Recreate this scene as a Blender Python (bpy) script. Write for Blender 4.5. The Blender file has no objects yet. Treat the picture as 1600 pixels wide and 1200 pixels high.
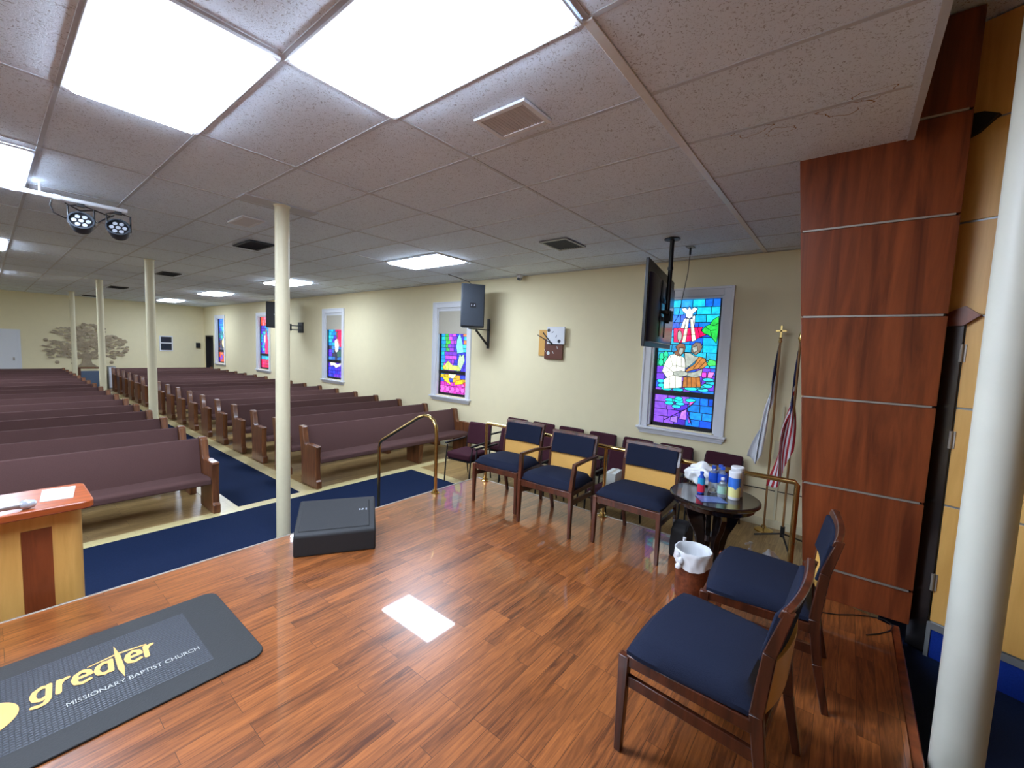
import bpy, bmesh, math, random
from mathutils import Vector, Matrix
random.seed(7)
C = bpy.context.scene.collection
SC = bpy.context.scene
# ------------------------------------------------------------------ levels (metres)
CZ = 2.05            # camera height above the nave floor
ST = 0.48            # stage top
CE = 3.342           # nave ceiling
HC = 3.96            # higher ceiling behind the stage
WX = 5.95            # stained-glass wall
BY = 21.9            # back wall
def W(z): return z + CZ
# ------------------------------------------------------------------ camera
F_PX = 658.56
yaw, pitch, roll = math.radians(51.407), math.radians(4.67), math.radians(2.27)
fw = Vector((math.sin(yaw)*math.cos(pitch), math.cos(yaw)*math.cos(pitch), -math.sin(pitch)))
rt = Vector((math.cos(yaw), -math.sin(yaw), 0)); up = rt.cross(fw)
r2 = rt*math.cos(roll) + up*math.sin(roll); u2 = up*math.cos(roll) - rt*math.sin(roll)
cam = bpy.data.cameras.new('camera'); cam.sensor_width = 36; cam.lens = 36*F_PX/1600
cam.clip_start = 0.02; cam.clip_end = 100
co = bpy.data.objects.new('camera', cam); C.objects.link(co)
M = Matrix((r2, u2, -fw)).transposed().to_4x4(); M.translation = (0, 0, CZ); co.matrix_world = M
SC.camera = co
# ------------------------------------------------------------------ world and exposure
wd = bpy.data.worlds.new('world'); SC.world = wd; wd.use_nodes = True
wd.node_tree.nodes['Background'].inputs[0].default_value = (.5, .6, .8, 1)
wd.node_tree.nodes['Background'].inputs[1].default_value = 0.3
vs = SC.view_settings; vs.view_transform = 'Standard'; vs.look = 'None'; vs.gamma = 1; vs.exposure = 1.6
try: vs.use_curve_mapping = False
except Exception: pass
LIGHT_E = 13.0       # emission of a ceiling panel
GLASS_E = 0.6       # daylight through stained glass
# ------------------------------------------------------------------ materials
def srgb(r, g, b):
    f = lambda c: (c/255/12.92) if c/255 <= .04045 else ((c/255+.055)/1.055)**2.4
    return (f(r), f(g), f(b), 1)
def newmat(name):
    m = bpy.data.materials.new(name); m.use_nodes = True
    nt = m.node_tree; return m, nt, nt.nodes['Principled BSDF']
def N(nt, t, **k):
    n = nt.nodes.new(t)
    for a, b in k.items(): setattr(n, a, b)
    return n
def coords(nt, scale=(1, 1, 1), kind='Object', rot=(0, 0, 0)):
    tc = N(nt, 'ShaderNodeTexCoord'); mp = N(nt, 'ShaderNodeMapping')
    mp.inputs['Scale'].default_value = scale; mp.inputs['Rotation'].default_value = rot
    nt.links.new(tc.outputs[kind], mp.inputs['Vector']); return mp.outputs['Vector']
def simple(name, col, rough=.5, metal=0, noise=.08, nscale=30, bump=0, coat=0, spec=.5, trans=0, alpha=1, stretch=(1,1,1)):
    m, nt, b = newmat(name)
    b.inputs['Roughness'].default_value = rough; b.inputs['Metallic'].default_value = metal
    b.inputs['Specular IOR Level'].default_value = spec
    if coat: b.inputs['Coat Weight'].default_value = coat; b.inputs['Coat Roughness'].default_value = .08
    if trans: b.inputs['Transmission Weight'].default_value = trans
    b.inputs['Alpha'].default_value = alpha
    v = coords(nt, stretch)
    nz = N(nt, 'ShaderNodeTexNoise'); nz.inputs['Scale'].default_value = nscale; nz.inputs['Detail'].default_value = 4
    nt.links.new(v, nz.inputs['Vector'])
    mx = N(nt, 'ShaderNodeMix', data_type='RGBA')
    mx.inputs[6].default_value = tuple(c*(1-noise) for c in col[:3])+(1,)
    mx.inputs[7].default_value = tuple(min(1, c*(1+noise)) for c in col[:3])+(1,)
    nt.links.new(nz.outputs['Fac'], mx.inputs[0]); nt.links.new(mx.outputs[2], b.inputs['Base Color'])
    if bump:
        bp = N(nt, 'ShaderNodeBump'); bp.inputs['Strength'].default_value = bump; bp.inputs['Distance'].default_value = .004
        nt.links.new(nz.outputs['Fac'], bp.inputs['Height']); nt.links.new(bp.outputs[0], b.inputs['Normal'])
    return m
def wood(name, c1, c2, axis='x', rough=.3, scale=1.0, coat=0, fig=1.0):
    m, nt, b = newmat(name)
    s = {'x': (1.2, 14, 14), 'y': (14, 1.2, 14), 'z': (14, 14, 1.2)}[axis]
    v = coords(nt, tuple(q*scale for q in s))
    nz = N(nt, 'ShaderNodeTexNoise'); nz.inputs['Scale'].default_value = 1.3; nz.inputs['Detail'].default_value = 8; nz.inputs['Roughness'].default_value = .6
    nz.inputs['Distortion'].default_value = .6*fig
    nt.links.new(v, nz.inputs['Vector'])
    cr = N(nt, 'ShaderNodeValToRGB'); cr.color_ramp.elements[0].position = .34; cr.color_ramp.elements[1].position = .68
    cr.color_ramp.elements[0].color = c1; cr.color_ramp.elements[1].color = c2
    nt.links.new(nz.outputs['Fac'], cr.inputs['Fac']); nt.links.new(cr.outputs['Color'], b.inputs['Base Color'])
    b.inputs['Roughness'].default_value = rough
    if coat: b.inputs['Coat Weight'].default_value = coat; b.inputs['Coat Roughness'].default_value = .1
    return m
def planks(name, c1, c2, cgap, bw, rh, rough, grain, coat=0, bump=.05, axis='x', ncol=None):
    m, nt, b = newmat(name)
    v = coords(nt, rot=(0, 0, 0 if axis == 'x' else math.pi/2))
    br = N(nt, 'ShaderNodeTexBrick'); br.offset = .37; br.offset_frequency = 3; br.squash = 1.0
    br.inputs['Color1'].default_value = (0, 0, 0, 1); br.inputs['Color2'].default_value = (1, 1, 1, 1); br.inputs['Mortar'].default_value = (0, 0, 0, 1)
    br.inputs['Scale'].default_value = 1; br.inputs['Brick Width'].default_value = bw; br.inputs['Row Height'].default_value = rh
    br.inputs['Mortar Size'].default_value = .0009; br.inputs['Bias'].default_value = 0
    nt.links.new(v, br.inputs['Vector'])
    mp = N(nt, 'ShaderNodeMapping'); mp.inputs['Scale'].default_value = (1.6, 22, 1)
    # shift the grain from board to board
    ad = N(nt, 'ShaderNodeVectorMath', operation='MULTIPLY_ADD'); ad.inputs[1].default_value = (7.3, 3.1, 0)
    nt.links.new(br.outputs['Color'], ad.inputs[0]); nt.links.new(v, ad.inputs[2])
    nt.links.new(ad.outputs[0], mp.inputs['Vector'])
    nz = N(nt, 'ShaderNodeTexNoise'); nz.inputs['Scale'].default_value = 2.2; nz.inputs['Detail'].default_value = 7; nz.inputs['Roughness'].default_value = .62
    nz.inputs['Distortion'].default_value = 1.2
    nt.links.new(mp.outputs[0], nz.inputs['Vector'])
    ramp = N(nt, 'ShaderNodeValToRGB'); ramp.color_ramp.elements[0].position = .34; ramp.color_ramp.elements[1].position = .66
    nt.links.new(nz.outputs['Fac'], ramp.inputs['Fac'])
    ml = N(nt, 'ShaderNodeMath', operation='MULTIPLY'); ml.inputs[1].default_value = 1-grain
    nt.links.new(br.outputs['Color'], ml.inputs[0])
    ma = N(nt, 'ShaderNodeMath', operation='MULTIPLY_ADD'); ma.inputs[1].default_value = grain
    nt.links.new(ramp.outputs['Color'], ma.inputs[0]); nt.links.new(ml.outputs[0], ma.inputs[2])
    mx = N(nt, 'ShaderNodeMix', data_type='RGBA'); mx.inputs[6].default_value = c1; mx.inputs[7].default_value = c2
    nt.links.new(ma.outputs[0], mx.inputs[0])
    m2 = N(nt, 'ShaderNodeMix', data_type='RGBA'); m2.inputs[7].default_value = cgap
    nt.links.new(br.outputs['Fac'], m2.inputs[0]); nt.links.new(mx.outputs[2], m2.inputs[6])
    nt.links.new(m2.outputs[2], b.inputs['Base Color'])
    b.inputs['Roughness'].default_value = rough
    if coat: b.inputs['Coat Weight'].default_value = coat; b.inputs['Coat Roughness'].default_value = .035; b.inputs['Coat IOR'].default_value = 1.5
    bp = N(nt, 'ShaderNodeBump'); bp.inputs['Strength'].default_value = bump; bp.inputs['Distance'].default_value = .001
    nt.links.new(nz.outputs['Fac'], bp.inputs['Height']); nt.links.new(bp.outputs[0], b.inputs['Normal'])
    return m
def emis(name, col, st):
    m = bpy.data.materials.new(name); m.use_nodes = True; nt = m.node_tree; nt.nodes.clear()
    e = N(nt, 'ShaderNodeEmission'); e.inputs[0].default_value = col; e.inputs[1].default_value = st
    o = N(nt, 'ShaderNodeOutputMaterial'); nt.links.new(e.outputs[0], o.inputs[0]); return m
def vcol_mat(name, rough=.6, emit=0, noise=0):
    m, nt, b = newmat(name)
    at = N(nt, 'ShaderNodeAttribute'); at.attribute_name = 'Col'
    src = at.outputs['Color']
    if noise:
        nz = N(nt, 'ShaderNodeTexNoise'); nz.inputs['Scale'].default_value = 22; nz.inputs['Detail'].default_value = 3
        nt.links.new(coords(nt), nz.inputs['Vector'])
        mr = N(nt, 'ShaderNodeMapRange'); mr.inputs[1].default_value = .3; mr.inputs[2].default_value = .75; mr.inputs[3].default_value = 1-noise; mr.inputs[4].default_value = 1+noise
        nt.links.new(nz.outputs['Fac'], mr.inputs[0])
        vm = N(nt, 'ShaderNodeVectorMath', operation='SCALE'); nt.links.new(src, vm.inputs[0]); nt.links.new(mr.outputs[0], vm.inputs['Scale'])
        src = vm.outputs[0]
    if emit:
        b.inputs['Base Color'].default_value = (.02, .02, .02, 1)
        nt.links.new(src, b.inputs['Emission Color']); b.inputs['Emission Strength'].default_value = emit
        b.inputs['Roughness'].default_value = .15
    else:
        nt.links.new(src, b.inputs['Base Color']); b.inputs['Roughness'].default_value = rough
    return m
def ceiling_mat():
    m, nt, b = newmat('ceiling_tile')
    v = coords(nt)
    vo = N(nt, 'ShaderNodeTexVoronoi'); vo.inputs['Scale'].default_value = 75; vo.inputs['Randomness'].default_value = 1
    nt.links.new(v, vo.inputs['Vector'])
    n1 = N(nt, 'ShaderNodeTexNoise'); n1.inputs['Scale'].default_value = 60; n1.inputs['Detail'].default_value = 3; n1.inputs['Distortion'].default_value = 2.0
    nt.links.new(v, n1.inputs['Vector'])
    r1 = N(nt, 'ShaderNodeValToRGB'); r1.color_ramp.elements[0].position = .33; r1.color_ramp.elements[0].color = (.42, .45, .50, 1)
    r1.color_ramp.elements[1].position = .43; r1.color_ramp.elements[1].color = (.81, .90, 1.0, 1)
    nt.links.new(n1.outputs['Fac'], r1.inputs['Fac'])
    n2 = N(nt, 'ShaderNodeTexNoise'); n2.inputs['Scale'].default_value = 1.1
    nt.links.new(v, n2.inputs['Vector'])
    mx = N(nt, 'ShaderNodeMix', data_type='RGBA', blend_type='MULTIPLY'); mx.inputs[0].default_value = .04
    nt.links.new(r1.outputs[0], mx.inputs[6]); nt.links.new(n2.outputs['Fac'], mx.inputs[7])
    nt.links.new(mx.outputs[2], b.inputs['Base Color']); b.inputs['Roughness'].default_value = .9
    bp = N(nt, 'ShaderNodeBump'); bp.inputs['Strength'].default_value = .5; bp.inputs['Distance'].default_value = .003
    nt.links.new(n1.outputs['Fac'], bp.inputs['Height']); nt.links.new(bp.outputs[0], b.inputs['Normal'])
    return m
MT = {}
MT['wall'] = simple('cream_wall_paint', srgb(236, 224, 184), .75, noise=.03, nscale=6)
MT['ceil'] = ceiling_mat()
MT['tbar'] = simple('ceiling_tee', (.55, .58, .62, 1), .5)  # darker than the tiles, painting in the grid's thin shadow lines
MT['stage'] = planks('stage_laminate', srgb(70, 34, 16), srgb(174, 102, 50), srgb(58, 30, 16), .62, .075, .32, .62, coat=.8)
MT['nave'] = planks('nave_laminate', srgb(120, 92, 52), srgb(190, 158, 104), srgb(80, 60, 35), .9, .12, .28, .6)
MT['inlay'] = planks('cream_inlay', srgb(196, 178, 124), srgb(214, 198, 146), srgb(150, 130, 85), .9, .2, .3, .5)
MT['carpet'] = simple('navy_carpet', srgb(22, 34, 60), .95, noise=.35, nscale=160, bump=.6, spec=.1)
MT['carpet2'] = simple('royal_carpet', srgb(24, 52, 140), .95, noise=.25, nscale=160, bump=.6, spec=.1)
MT['mahog'] = wood('mahogany_laminate', srgb(96, 44, 24), srgb(150, 76, 40), 'z', .3, .7)
MT['maple'] = wood('maple_laminate', srgb(216, 162, 82), srgb(236, 186, 104), 'z', .42, .8)
MT['maplechair'] = simple('maple_chair_panel', srgb(220, 168, 88), .4, noise=.05, nscale=60)
MT['chairwood'] = wood('chair_wood', srgb(50, 24, 15), srgb(94, 46, 26), 'z', .28, 1.2, coat=.3)
MT['pewwood'] = wood('pew_oak', srgb(84, 48, 28), srgb(134, 84, 50), 'z', .35, 1.0, coat=.2)
MT['navyfab'] = simple('navy_upholstery', srgb(25, 31, 50), .9, noise=.25, nscale=260, bump=.4, spec=.2)
MT['pewfab'] = simple('plum_brown_upholstery', srgb(90, 65, 62), .95, noise=.2, nscale=240, bump=.4, spec=.15)
MT['burg'] = simple('burgundy_upholstery', srgb(64, 30, 40), .9, noise=.2, nscale=240, bump=.4, spec=.2)
MT['brass'] = simple('polished_brass', srgb(218, 188, 122), .2, 1, noise=.05)
MT['alu'] = simple('brushed_aluminium', srgb(176, 168, 158), .5, .7, noise=.05)
MT['white'] = simple('white_gloss_paint', srgb(226, 228, 232), .35, noise=.02)
MT['cream'] = simple('cream_column_paint', srgb(222, 214, 180), .45, noise=.03)
MT['pole'] = simple('scuffed_white_paint', srgb(214, 214, 200), .45, noise=.06, nscale=7)
MT['black'] = simple('black_plastic', srgb(24, 24, 27), .4, noise=.1)
MT['blackcab'] = simple('textured_black_cabinet', srgb(32, 33, 35), .6, noise=.35, nscale=300, bump=.4)
MT['darkgrey'] = simple('charcoal_cabinet', srgb(52, 58, 66), .55, noise=.1)
MT['espresso'] = simple('espresso_wood', srgb(22, 14, 14), .16, noise=.2, coat=.5)
MT['rubber'] = simple('black_rubber', srgb(33, 34, 34), .6, noise=.2, nscale=120, bump=.3)
MT['gold'] = simple('gold_print', srgb(224, 172, 98), .55)
MT['silverp'] = simple('pale_print', srgb(176, 176, 170), .55)
MT['dark'] = simple('dark_gap', srgb(26, 22, 22), .5)
MT['grille'] = simple('grey_grille', srgb(40, 48, 60), .5)
MT['glassdark'] = simple('dark_glass', srgb(30, 38, 52), .08)
MT['tvback'] = simple('tv_back_plastic', srgb(22, 34, 66), .28)
MT['paper'] = simple('paper', srgb(226, 232, 228), .7, noise=.02)
MT['bag'] = simple('white_plastic_film', srgb(222, 224, 226), .35, noise=.06, nscale=12, bump=.5)
MT['wicker'] = wood('brown_bin_woodgrain', srgb(92, 42, 22), srgb(136, 72, 40), 'x', .5, 2)
MT['shade'] = simple('roller_blind_fabric', srgb(196, 190, 172), .8, noise=.03)
MT['steel'] = simple('bronze_patina', srgb(168, 152, 126), .4, .5, noise=.4, nscale=9)
MT['lampw'] = emis('light_diffuser', (.83, .97, 1.2, 1), LIGHT_E)
MT['glass'] = vcol_mat('stained_glass', emit=GLASS_E, noise=.28)
MT['cloth'] = vcol_mat('dyed_cloth', .8)
MT['lead'] = simple('lead_came', srgb(16, 15, 24), .5)
MT['wtrim'] = simple('grey_metal_trim', srgb(150, 152, 152), .4, .5)
MT['skyblue'] = simple('royal_blue_label', srgb(30, 80, 190), .4)
MT['clear'] = simple('clear_plastic', (.8, .86, .92, 1), .08, trans=.85, noise=.02)
MT['red'] = simple('red_label', srgb(200, 40, 60), .4)
MT['green'] = simple('pale_green_label', srgb(150, 190, 170), .5)
MT['yellow'] = simple('yellow_label', srgb(224, 208, 110), .5)
MT['lens'] = simple('led_lens', srgb(190, 196, 205), .15, .3)
MT['polewood'] = wood('flagpole_wood', srgb(120, 80, 40), srgb(165, 120, 70), 'z', .3)
# ------------------------------------------------------------------ mesh helpers
class MB:
    def __init__(s): s.v = []; s.f = []; s.m = []; s.c = []
    def add(s, vs, fs, mi=0, col=None):
        o = len(s.v); s.v += [tuple(v) for v in vs]
        for f in fs: s.f.append(tuple(i+o for i in f)); s.m.append(mi); s.c.append(col)
        return s
    def box(s, x0, x1, y0, y1, z0, z1, mi=0):
        return s.add([(x0,y0,z0),(x1,y0,z0),(x1,y1,z0),(x0,y1,z0),(x0,y0,z1),(x1,y0,z1),(x1,y1,z1),(x0,y1,z1)],
                     [(3,2,1,0),(4,5,6,7),(0,1,5,4),(1,2,6,5),(2,3,7,6),(3,0,4,7)], mi)
    def hexa(s, b, t, mi=0):      # bottom quad, top quad (both counter-clockwise from above)
        return s.add(list(b)+list(t), [(3,2,1,0),(4,5,6,7),(0,1,5,4),(1,2,6,5),(2,3,7,6),(3,0,4,7)], mi)
    def prism(s, pts, axis, a, b, mi=0):   # outline of 2D points extruded along axis from a to b
        def P(p, t): return {'x': (t,p[0],p[1]), 'y': (p[0],t,p[1]), 'z': (p[0],p[1],t)}[axis]
        n = len(pts)
        return s.add([P(p,a) for p in pts]+[P(p,b) for p in pts],
                     [tuple(range(n-1,-1,-1)), tuple(range(n,2*n))]+[(i,(i+1)%n,(i+1)%n+n,i+n) for i in range(n)], mi)
    def lathe(s, prof, c=(0,0,0), n=24, axis='z', mi=0, cap=True):
        vs = []
        for r, h in prof:
            for k in range(n):
                a = 2*math.pi*k/n; p, q = r*math.cos(a), r*math.sin(a)
                vs.append({'z': (c[0]+p,c[1]+q,c[2]+h), 'x': (c[0]+h,c[1]+p,c[2]+q), 'y': (c[0]+q,c[1]+h,c[2]+p)}[axis])
        fs = []
        for i in range(len(prof)-1):
            for k in range(n): fs.append((i*n+k, i*n+(k+1)%n, (i+1)*n+(k+1)%n, (i+1)*n+k))
        if cap:
            fs.append(tuple(range(n-1,-1,-1))); fs.append(tuple((len(prof)-1)*n+k for k in range(n)))
        return s.add(vs, fs, mi)
    def tube(s, path, r, n=12, mi=0):
        P = [Vector(p) for p in path]; R = r if isinstance(r, (list, tuple)) else [r]*len(P)
        vs = []; ref = None
        for i, p in enumerate(P):
            t = (P[min(i+1,len(P)-1)]-P[max(i-1,0)]).normalized()
            if ref is None: ref = Vector((0,0,1)) if abs(t.z) < .9 else Vector((1,0,0))
            a = t.cross(ref).normalized(); b = a.cross(t).normalized(); ref = b
            for k in range(n):
                w = 2*math.pi*k/n; vs.append(p+a*R[i]*math.cos(w)+b*R[i]*math.sin(w))
        fs = [(i*n+k, i*n+(k+1)%n, (i+1)*n+(k+1)%n, (i+1)*n+k) for i in range(len(P)-1) for k in range(n)]
        fs += [tuple(range(n-1,-1,-1)), tuple((len(P)-1)*n+k for k in range(n))]
        return s.add(vs, fs, mi)
    def bar(s, p, q, w0, d0, w1=None, d1=None, up_=(0,1,0), mi=0):   # tapered rectangular bar
        p, q = Vector(p), Vector(q); w1 = w0 if w1 is None else w1; d1 = d0 if d1 is None else d1
        t = (q-p).normalized(); a = t.cross(Vector(up_)).normalized(); b = a.cross(t).normalized()
        f = lambda c, w, d: [c-a*w/2-b*d/2, c+a*w/2-b*d/2, c+a*w/2+b*d/2, c-a*w/2+b*d/2]
        return s.add(f(p,w0,d0)+f(q,w1,d1), [(3,2,1,0),(4,5,6,7),(0,1,5,4),(1,2,6,5),(2,3,7,6),(3,0,4,7)], mi)
    def grid(s, fn, nu, nv, mi=0, colfn=None):
        o = len(s.v)
        for i in range(nu+1):
            for j in range(nv+1): s.v.append(tuple(fn(i/nu, j/nv)))
        for i in range(nu):
            for j in range(nv):
                a = o+i*(nv+1)+j
                s.f.append((a, a+nv+1, a+nv+2, a+1)); s.m.append(mi)
                s.c.append(colfn((i+.5)/nu, (j+.5)/nv) if colfn else None)
        return s
    def build(s, name, mats, parent=None, smooth=False, bevel=0, loc=None, seg=2, sub=0, solid=0):
        me = bpy.data.meshes.new(name); me.from_pydata(s.v, [], s.f)
        if not isinstance(mats, (list, tuple)): mats = [mats]
        for m in mats: me.materials.append(MT[m] if isinstance(m, str) else m)
        for p, i in zip(me.polygons, s.m): p.material_index = i
        if any(c for c in s.c):
            ca = me.color_attributes.new('Col', 'FLOAT_COLOR', 'CORNER'); k = 0
            for p, c in zip(me.polygons, s.c):
                for _ in p.vertices:
                    ca.data[k].color = c or (.02, .02, .02, 1); k += 1
        bm = bmesh.new(); bm.from_mesh(me); bmesh.ops.recalc_face_normals(bm, faces=bm.faces) if not any(s.c) else None
        bm.to_mesh(me); bm.free()
        o = bpy.data.objects.new(name, me); C.objects.link(o)
        if smooth:
            for p in me.polygons: p.use_smooth = True
            me.set_sharp_from_angle(angle=math.radians(40))
        if solid:
            md = o.modifiers.new('thickness', 'SOLIDIFY'); md.thickness = solid; md.offset = 0
        if bevel:
            md = o.modifiers.new('bevel', 'BEVEL'); md.width = bevel; md.segments = seg; md.limit_method = 'ANGLE'
            if not smooth:
                for p in me.polygons: p.use_smooth = True
                me.set_sharp_from_angle(angle=math.radians(30))
                md.harden_normals = False
        if sub:
            md = o.modifiers.new('subdivision', 'SUBSURF'); md.levels = sub; md.render_levels = sub
        if parent: o.parent = parent
        if loc: o.location = loc
        return o
def thing(name, label, cat, loc=(0,0,0), rz=0, group=None):
    o = bpy.data.objects.new(name, None); C.objects.link(o); o.empty_display_size = .1
    o.location = loc; o.rotation_euler = (0,0,rz); o['label'] = label; o['category'] = cat
    if group: o['group'] = group
    return o
def tag(o, label, cat, group=None, kind=None):
    o['label'] = label; o['category'] = cat
    if group: o['group'] = group
    if kind: o['kind'] = kind
    return o
def struct(name, mb, mats, parent=None, **k):
    o = mb.build(name, mats, parent, **k)
    if not parent: o['kind'] = 'structure'
    return o
def dup(root, label, loc=None, rz=None):
    def cp(o, par):
        c = o.copy(); C.objects.link(c); c.parent = par
        for ch in list(o.children): cp(ch, c)
        return c
    r = cp(root, None)
    if loc is not None: r.location = loc
    if rz is not None: r.rotation_euler = (0,0,rz)
    r['label'] = label; return r
# ------------------------------------------------------------------ room shell
LXW = -6.2; SY = -3.7
m = MB(); m.box(LXW, WX+.2, 3.2, BY+.2, -.1, 0); m.box(3.5, WX+.2, -.4, 3.2, -.1, 0)
struct('floor', m, 'nave')
# stage platform, with its nosing and riser
m = MB(); m.prism([(LXW,3.43),(LXW,-.318),(3.36,-.318),(3.62,.30),(3.69,.36),(3.69,3.43)], 'z', ST-.04, ST)
stg = struct('floor_stage', m, 'stage')
m = MB(); m.box(LXW, 3.67, 3.35, 3.41, 0, ST-.04); m.box(3.61, 3.67, .37, 3.35, 0, ST-.04); struct('trim_1', m, 'mahog')
m = MB(); m.box(LXW, 3.715, 3.43, 3.447, ST-.03, ST+.003); m.box(3.69, 3.712, .36, 3.43, ST-.03, ST+.004)
struct('trim_2', m, 'alu', bevel=.002)
m = MB(); m.prism([(LXW,-.319),(LXW,-.362),(3.41,-.362),(3.41,-.319)], 'z', ST-.06, ST-.012); struct('trim_3', m, 'mahog', bevel=.006)
# lower carpeted floor behind the stage
m = MB(); m.box(LXW, 3.9, SY, -.30, .2, W(-1.74)); struct('floor_choir', m, 'carpet')
m = MB(); m.box(LXW, 3.40, -.352, -.342, W(-1.74), ST-.05); struct('trim_4', m, 'carpet')
# window data: centre along the wall
WIN = [1.77, 6.36, 11.03, 15.64, 19.86]
WW, Z0, Z1 = .90, W(-1.0), W(.80)     # opening
m = MB()
ys = [SY]
for c in WIN: ys += [c-WW/2, c+WW/2]
ys.append(20.72)
for i in range(0, len(ys), 2): m.box(WX, WX+.16, ys[i], ys[i+1], 0, HC+.02)
for c in WIN:
    m.box(WX, WX+.16, c-WW/2, c+WW/2, 0, Z0); m.box(WX, WX+.16, c-WW/2, c+WW/2, Z1, HC+.02)
m.box(WX, WX+.16, 20.72, 21.66, W(.09), HC); m.box(WX, WX+.16, 21.66, BY+.1, 0, HC)
struct('wall_right', m, 'wall')
m = MB(); m.box(LXW-.1, WX+.16, BY, BY+.12, 0, CE+.02); struct('wall_back', m, 'wall')
m = MB(); m.box(LXW-.12, LXW, SY, BY+.1, 0, HC+.02); struct('wall_left', m, 'wall')
m = MB(); m.box(LXW-.1, WX+.16, SY-.12, SY, 0, HC+.02); struct('wall_stage', m, 'maple')
m = MB(); m.box(WX-.018, WX, -.3, 20.66, 0, .10); struct('baseboard_right', m, 'cream', bevel=.004)
m = MB(); m.box(LXW, WX, BY-.018, BY, 0, .10); struct('baseboard_back', m, 'cream', bevel=.004)
m = MB(); m.box(WX-.006, WX, .1, 1.05, .455, .465); struct('trim_5', m, 'dark')
# ceilings
m = MB(); m.box(LXW, 3.36, -.15, BY+.1, CE, CE+.06); m.box(3.36, WX+.1, .30, BY+.1, CE, CE+.06)
struct('ceiling', m, 'ceil')
m = MB(); m.box(LXW, WX+.1, SY, -.14, HC, HC+.06); struct('ceiling_choir', m, 'ceil')
m = MB(); m.box(LXW, 3.36, -.176, -.15, CE-.006, HC); m.box(LXW, 3.36, -.178, -.148, CE-.010, CE-.006); struct('trim_6', m, 'tbar')
# suspended grid: tees every 2 ft and 4 ft
GX, GY = 1.512, .905
lights = [(0,-1.99,0)]
m = MB()
i = -14
while True:
    x = GX+.61*i; i += 1
    if x < LXW: continue
    if x > WX-.05: break
    y0 = .36 if x > 3.3 else -.12
    m.box(x-.012, x+.012, y0, BY, CE-.0035, CE+.01)
j = -1
while True:
    y = GY+1.22*j; j += 1
    if y > BY: break
    if y < -.17: continue
    m.box(LXW, 3.34 if y < .36 else WX, y-.012, y+.012, CE-.0045, CE+.01)
m.box(WX-.03, WX, .36, BY, CE-.006, CE); m.box(GX-.02, GX+.64, 4.30, 4.50, CE-.012, CE)
struct('trim_7', m, 'tbar', bevel=.0015)
# one heavier main tee, its painted face a lighter grey
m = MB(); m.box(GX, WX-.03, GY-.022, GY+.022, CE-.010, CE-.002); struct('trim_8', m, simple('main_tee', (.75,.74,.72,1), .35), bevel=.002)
# ------------------------------------------------------------------ ceiling lights
def mk_light():
    r = thing('ceiling_light', '', 'light', group='flush ceiling light panels')
    f = MB(); a, b = .30, .605
    f.box(-a, a, -b, -b+.02, -.014, 0); f.box(-a, a, b-.02, b, -.014, 0); f.box(-a, -a+.02, -b+.02, b-.02, -.014, 0); f.box(a-.02, a, -b+.02, b-.02, -.014, 0)
    f.build('frame', 'white', r, bevel=.002)
    MB().hexa([(-a+.045,-b+.045,-.034),(a-.045,-b+.045,-.034),(a-.045,b-.045,-.034),(-a+.045,b-.045,-.034)],[(-a+.02,-b+.02,-.006),(a-.02,-b+.02,-.006),(a-.02,b-.02,-.006),(-a+.02,b-.02,-.006)]).build('diffuser', 'lampw', r)
    return r
L0 = mk_light()
LP = [((.597, 2.74), 'large glowing ceiling panel at the top left, above the lectern'),
      ((1.21, 1.53), 'largest glowing ceiling panel, over the middle of the stage at the top of the picture'),
      ((-.02, 5.30), 'glowing ceiling panel cut by the left edge, beside the white pipe'),
      ((-.02, 10.2), 'small far ceiling light cut by the left picture edge, beyond the spotlight pipe'),
      ((4.26, 5.18), 'nearest ceiling light along the window wall, out from the charcoal wall speaker'),
      ((4.26, 9.90), 'second ceiling light along the window wall, crossed by the nearest column'),
      ((4.26, 14.6), 'third ceiling light along the window wall, just left of the nearest column'),
      ((4.26, 19.3), 'farthest ceiling light along the window wall, beside the second column')]
for k, ((x, y), lab) in enumerate(LP):
    o = L0 if k == 0 else dup(L0, lab)
    o.location = (x, y, CE-.004); o['label'] = lab
for k, (x, y) in enumerate([(-.02, 15.2), (-4.2, 5.2), (-4.2, 9.9), (-4.2, 14.6), (-4.2, 19.3), (-2.45, 2.74)]):  # unseen panels added for more bounce light in the hall
    dup(L0, 'added ceiling light panel, unseen outside the picture, over the far left of the hall', (x, y, CE-.004))
# ------------------------------------------------------------------ vents and fittings in the ceiling
def vent(label, x0, x1, y0, y1, frame, slat, name='ceiling_vent', cat='vent', n=9, tilt=True):
    r = thing(name, label, cat, ((x0+x1)/2, (y0+y1)/2, CE-.004))
    a, b = (x1-x0)/2, (y1-y0)/2
    f = MB(); w = .03
    f.box(-a, a, -b, -b+w, -.016, 0); f.box(-a, a, b-w, b, -.016, 0); f.box(-a, -a+w, -b+w, b-w, -.016, 0); f.box(a-w, a, -b+w, b-w, -.016, 0)
    f.build('frame', frame, r, bevel=.003)
    MB().box(-a+w, a-w, -b+w, b-w, -.003, 0).build('backing', 'dark' if slat != 'white' else 'white', r)
    s = MB()
    for k in range(n):
        y = -b+w+(k+.5)*(2*b-2*w)/n
        s.bar((-a+w, y, -.009), (a-w, y, -.009), .012, .002, up_=(0,.5,.8))
    s.build('louvres', slat, r)
    return r
vent('dark slotted air vent in the ceiling between the ceiling-hung screen and the wall speaker', 4.16, 4.62, 2.62, 3.0, 'wtrim', 'grille')
vent('white square speaker grille in the ceiling beside the largest light panel', 1.775, 2.03, 1.41, 1.77, 'white', 'white', 'ceiling_speaker', 'speaker', 14)
vent('faint white square grille in the ceiling just left of the nearest column', 1.73, 1.96, 5.06, 5.5, 'white', 'white', 'ceiling_speaker', 'speaker', 14)
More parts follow.
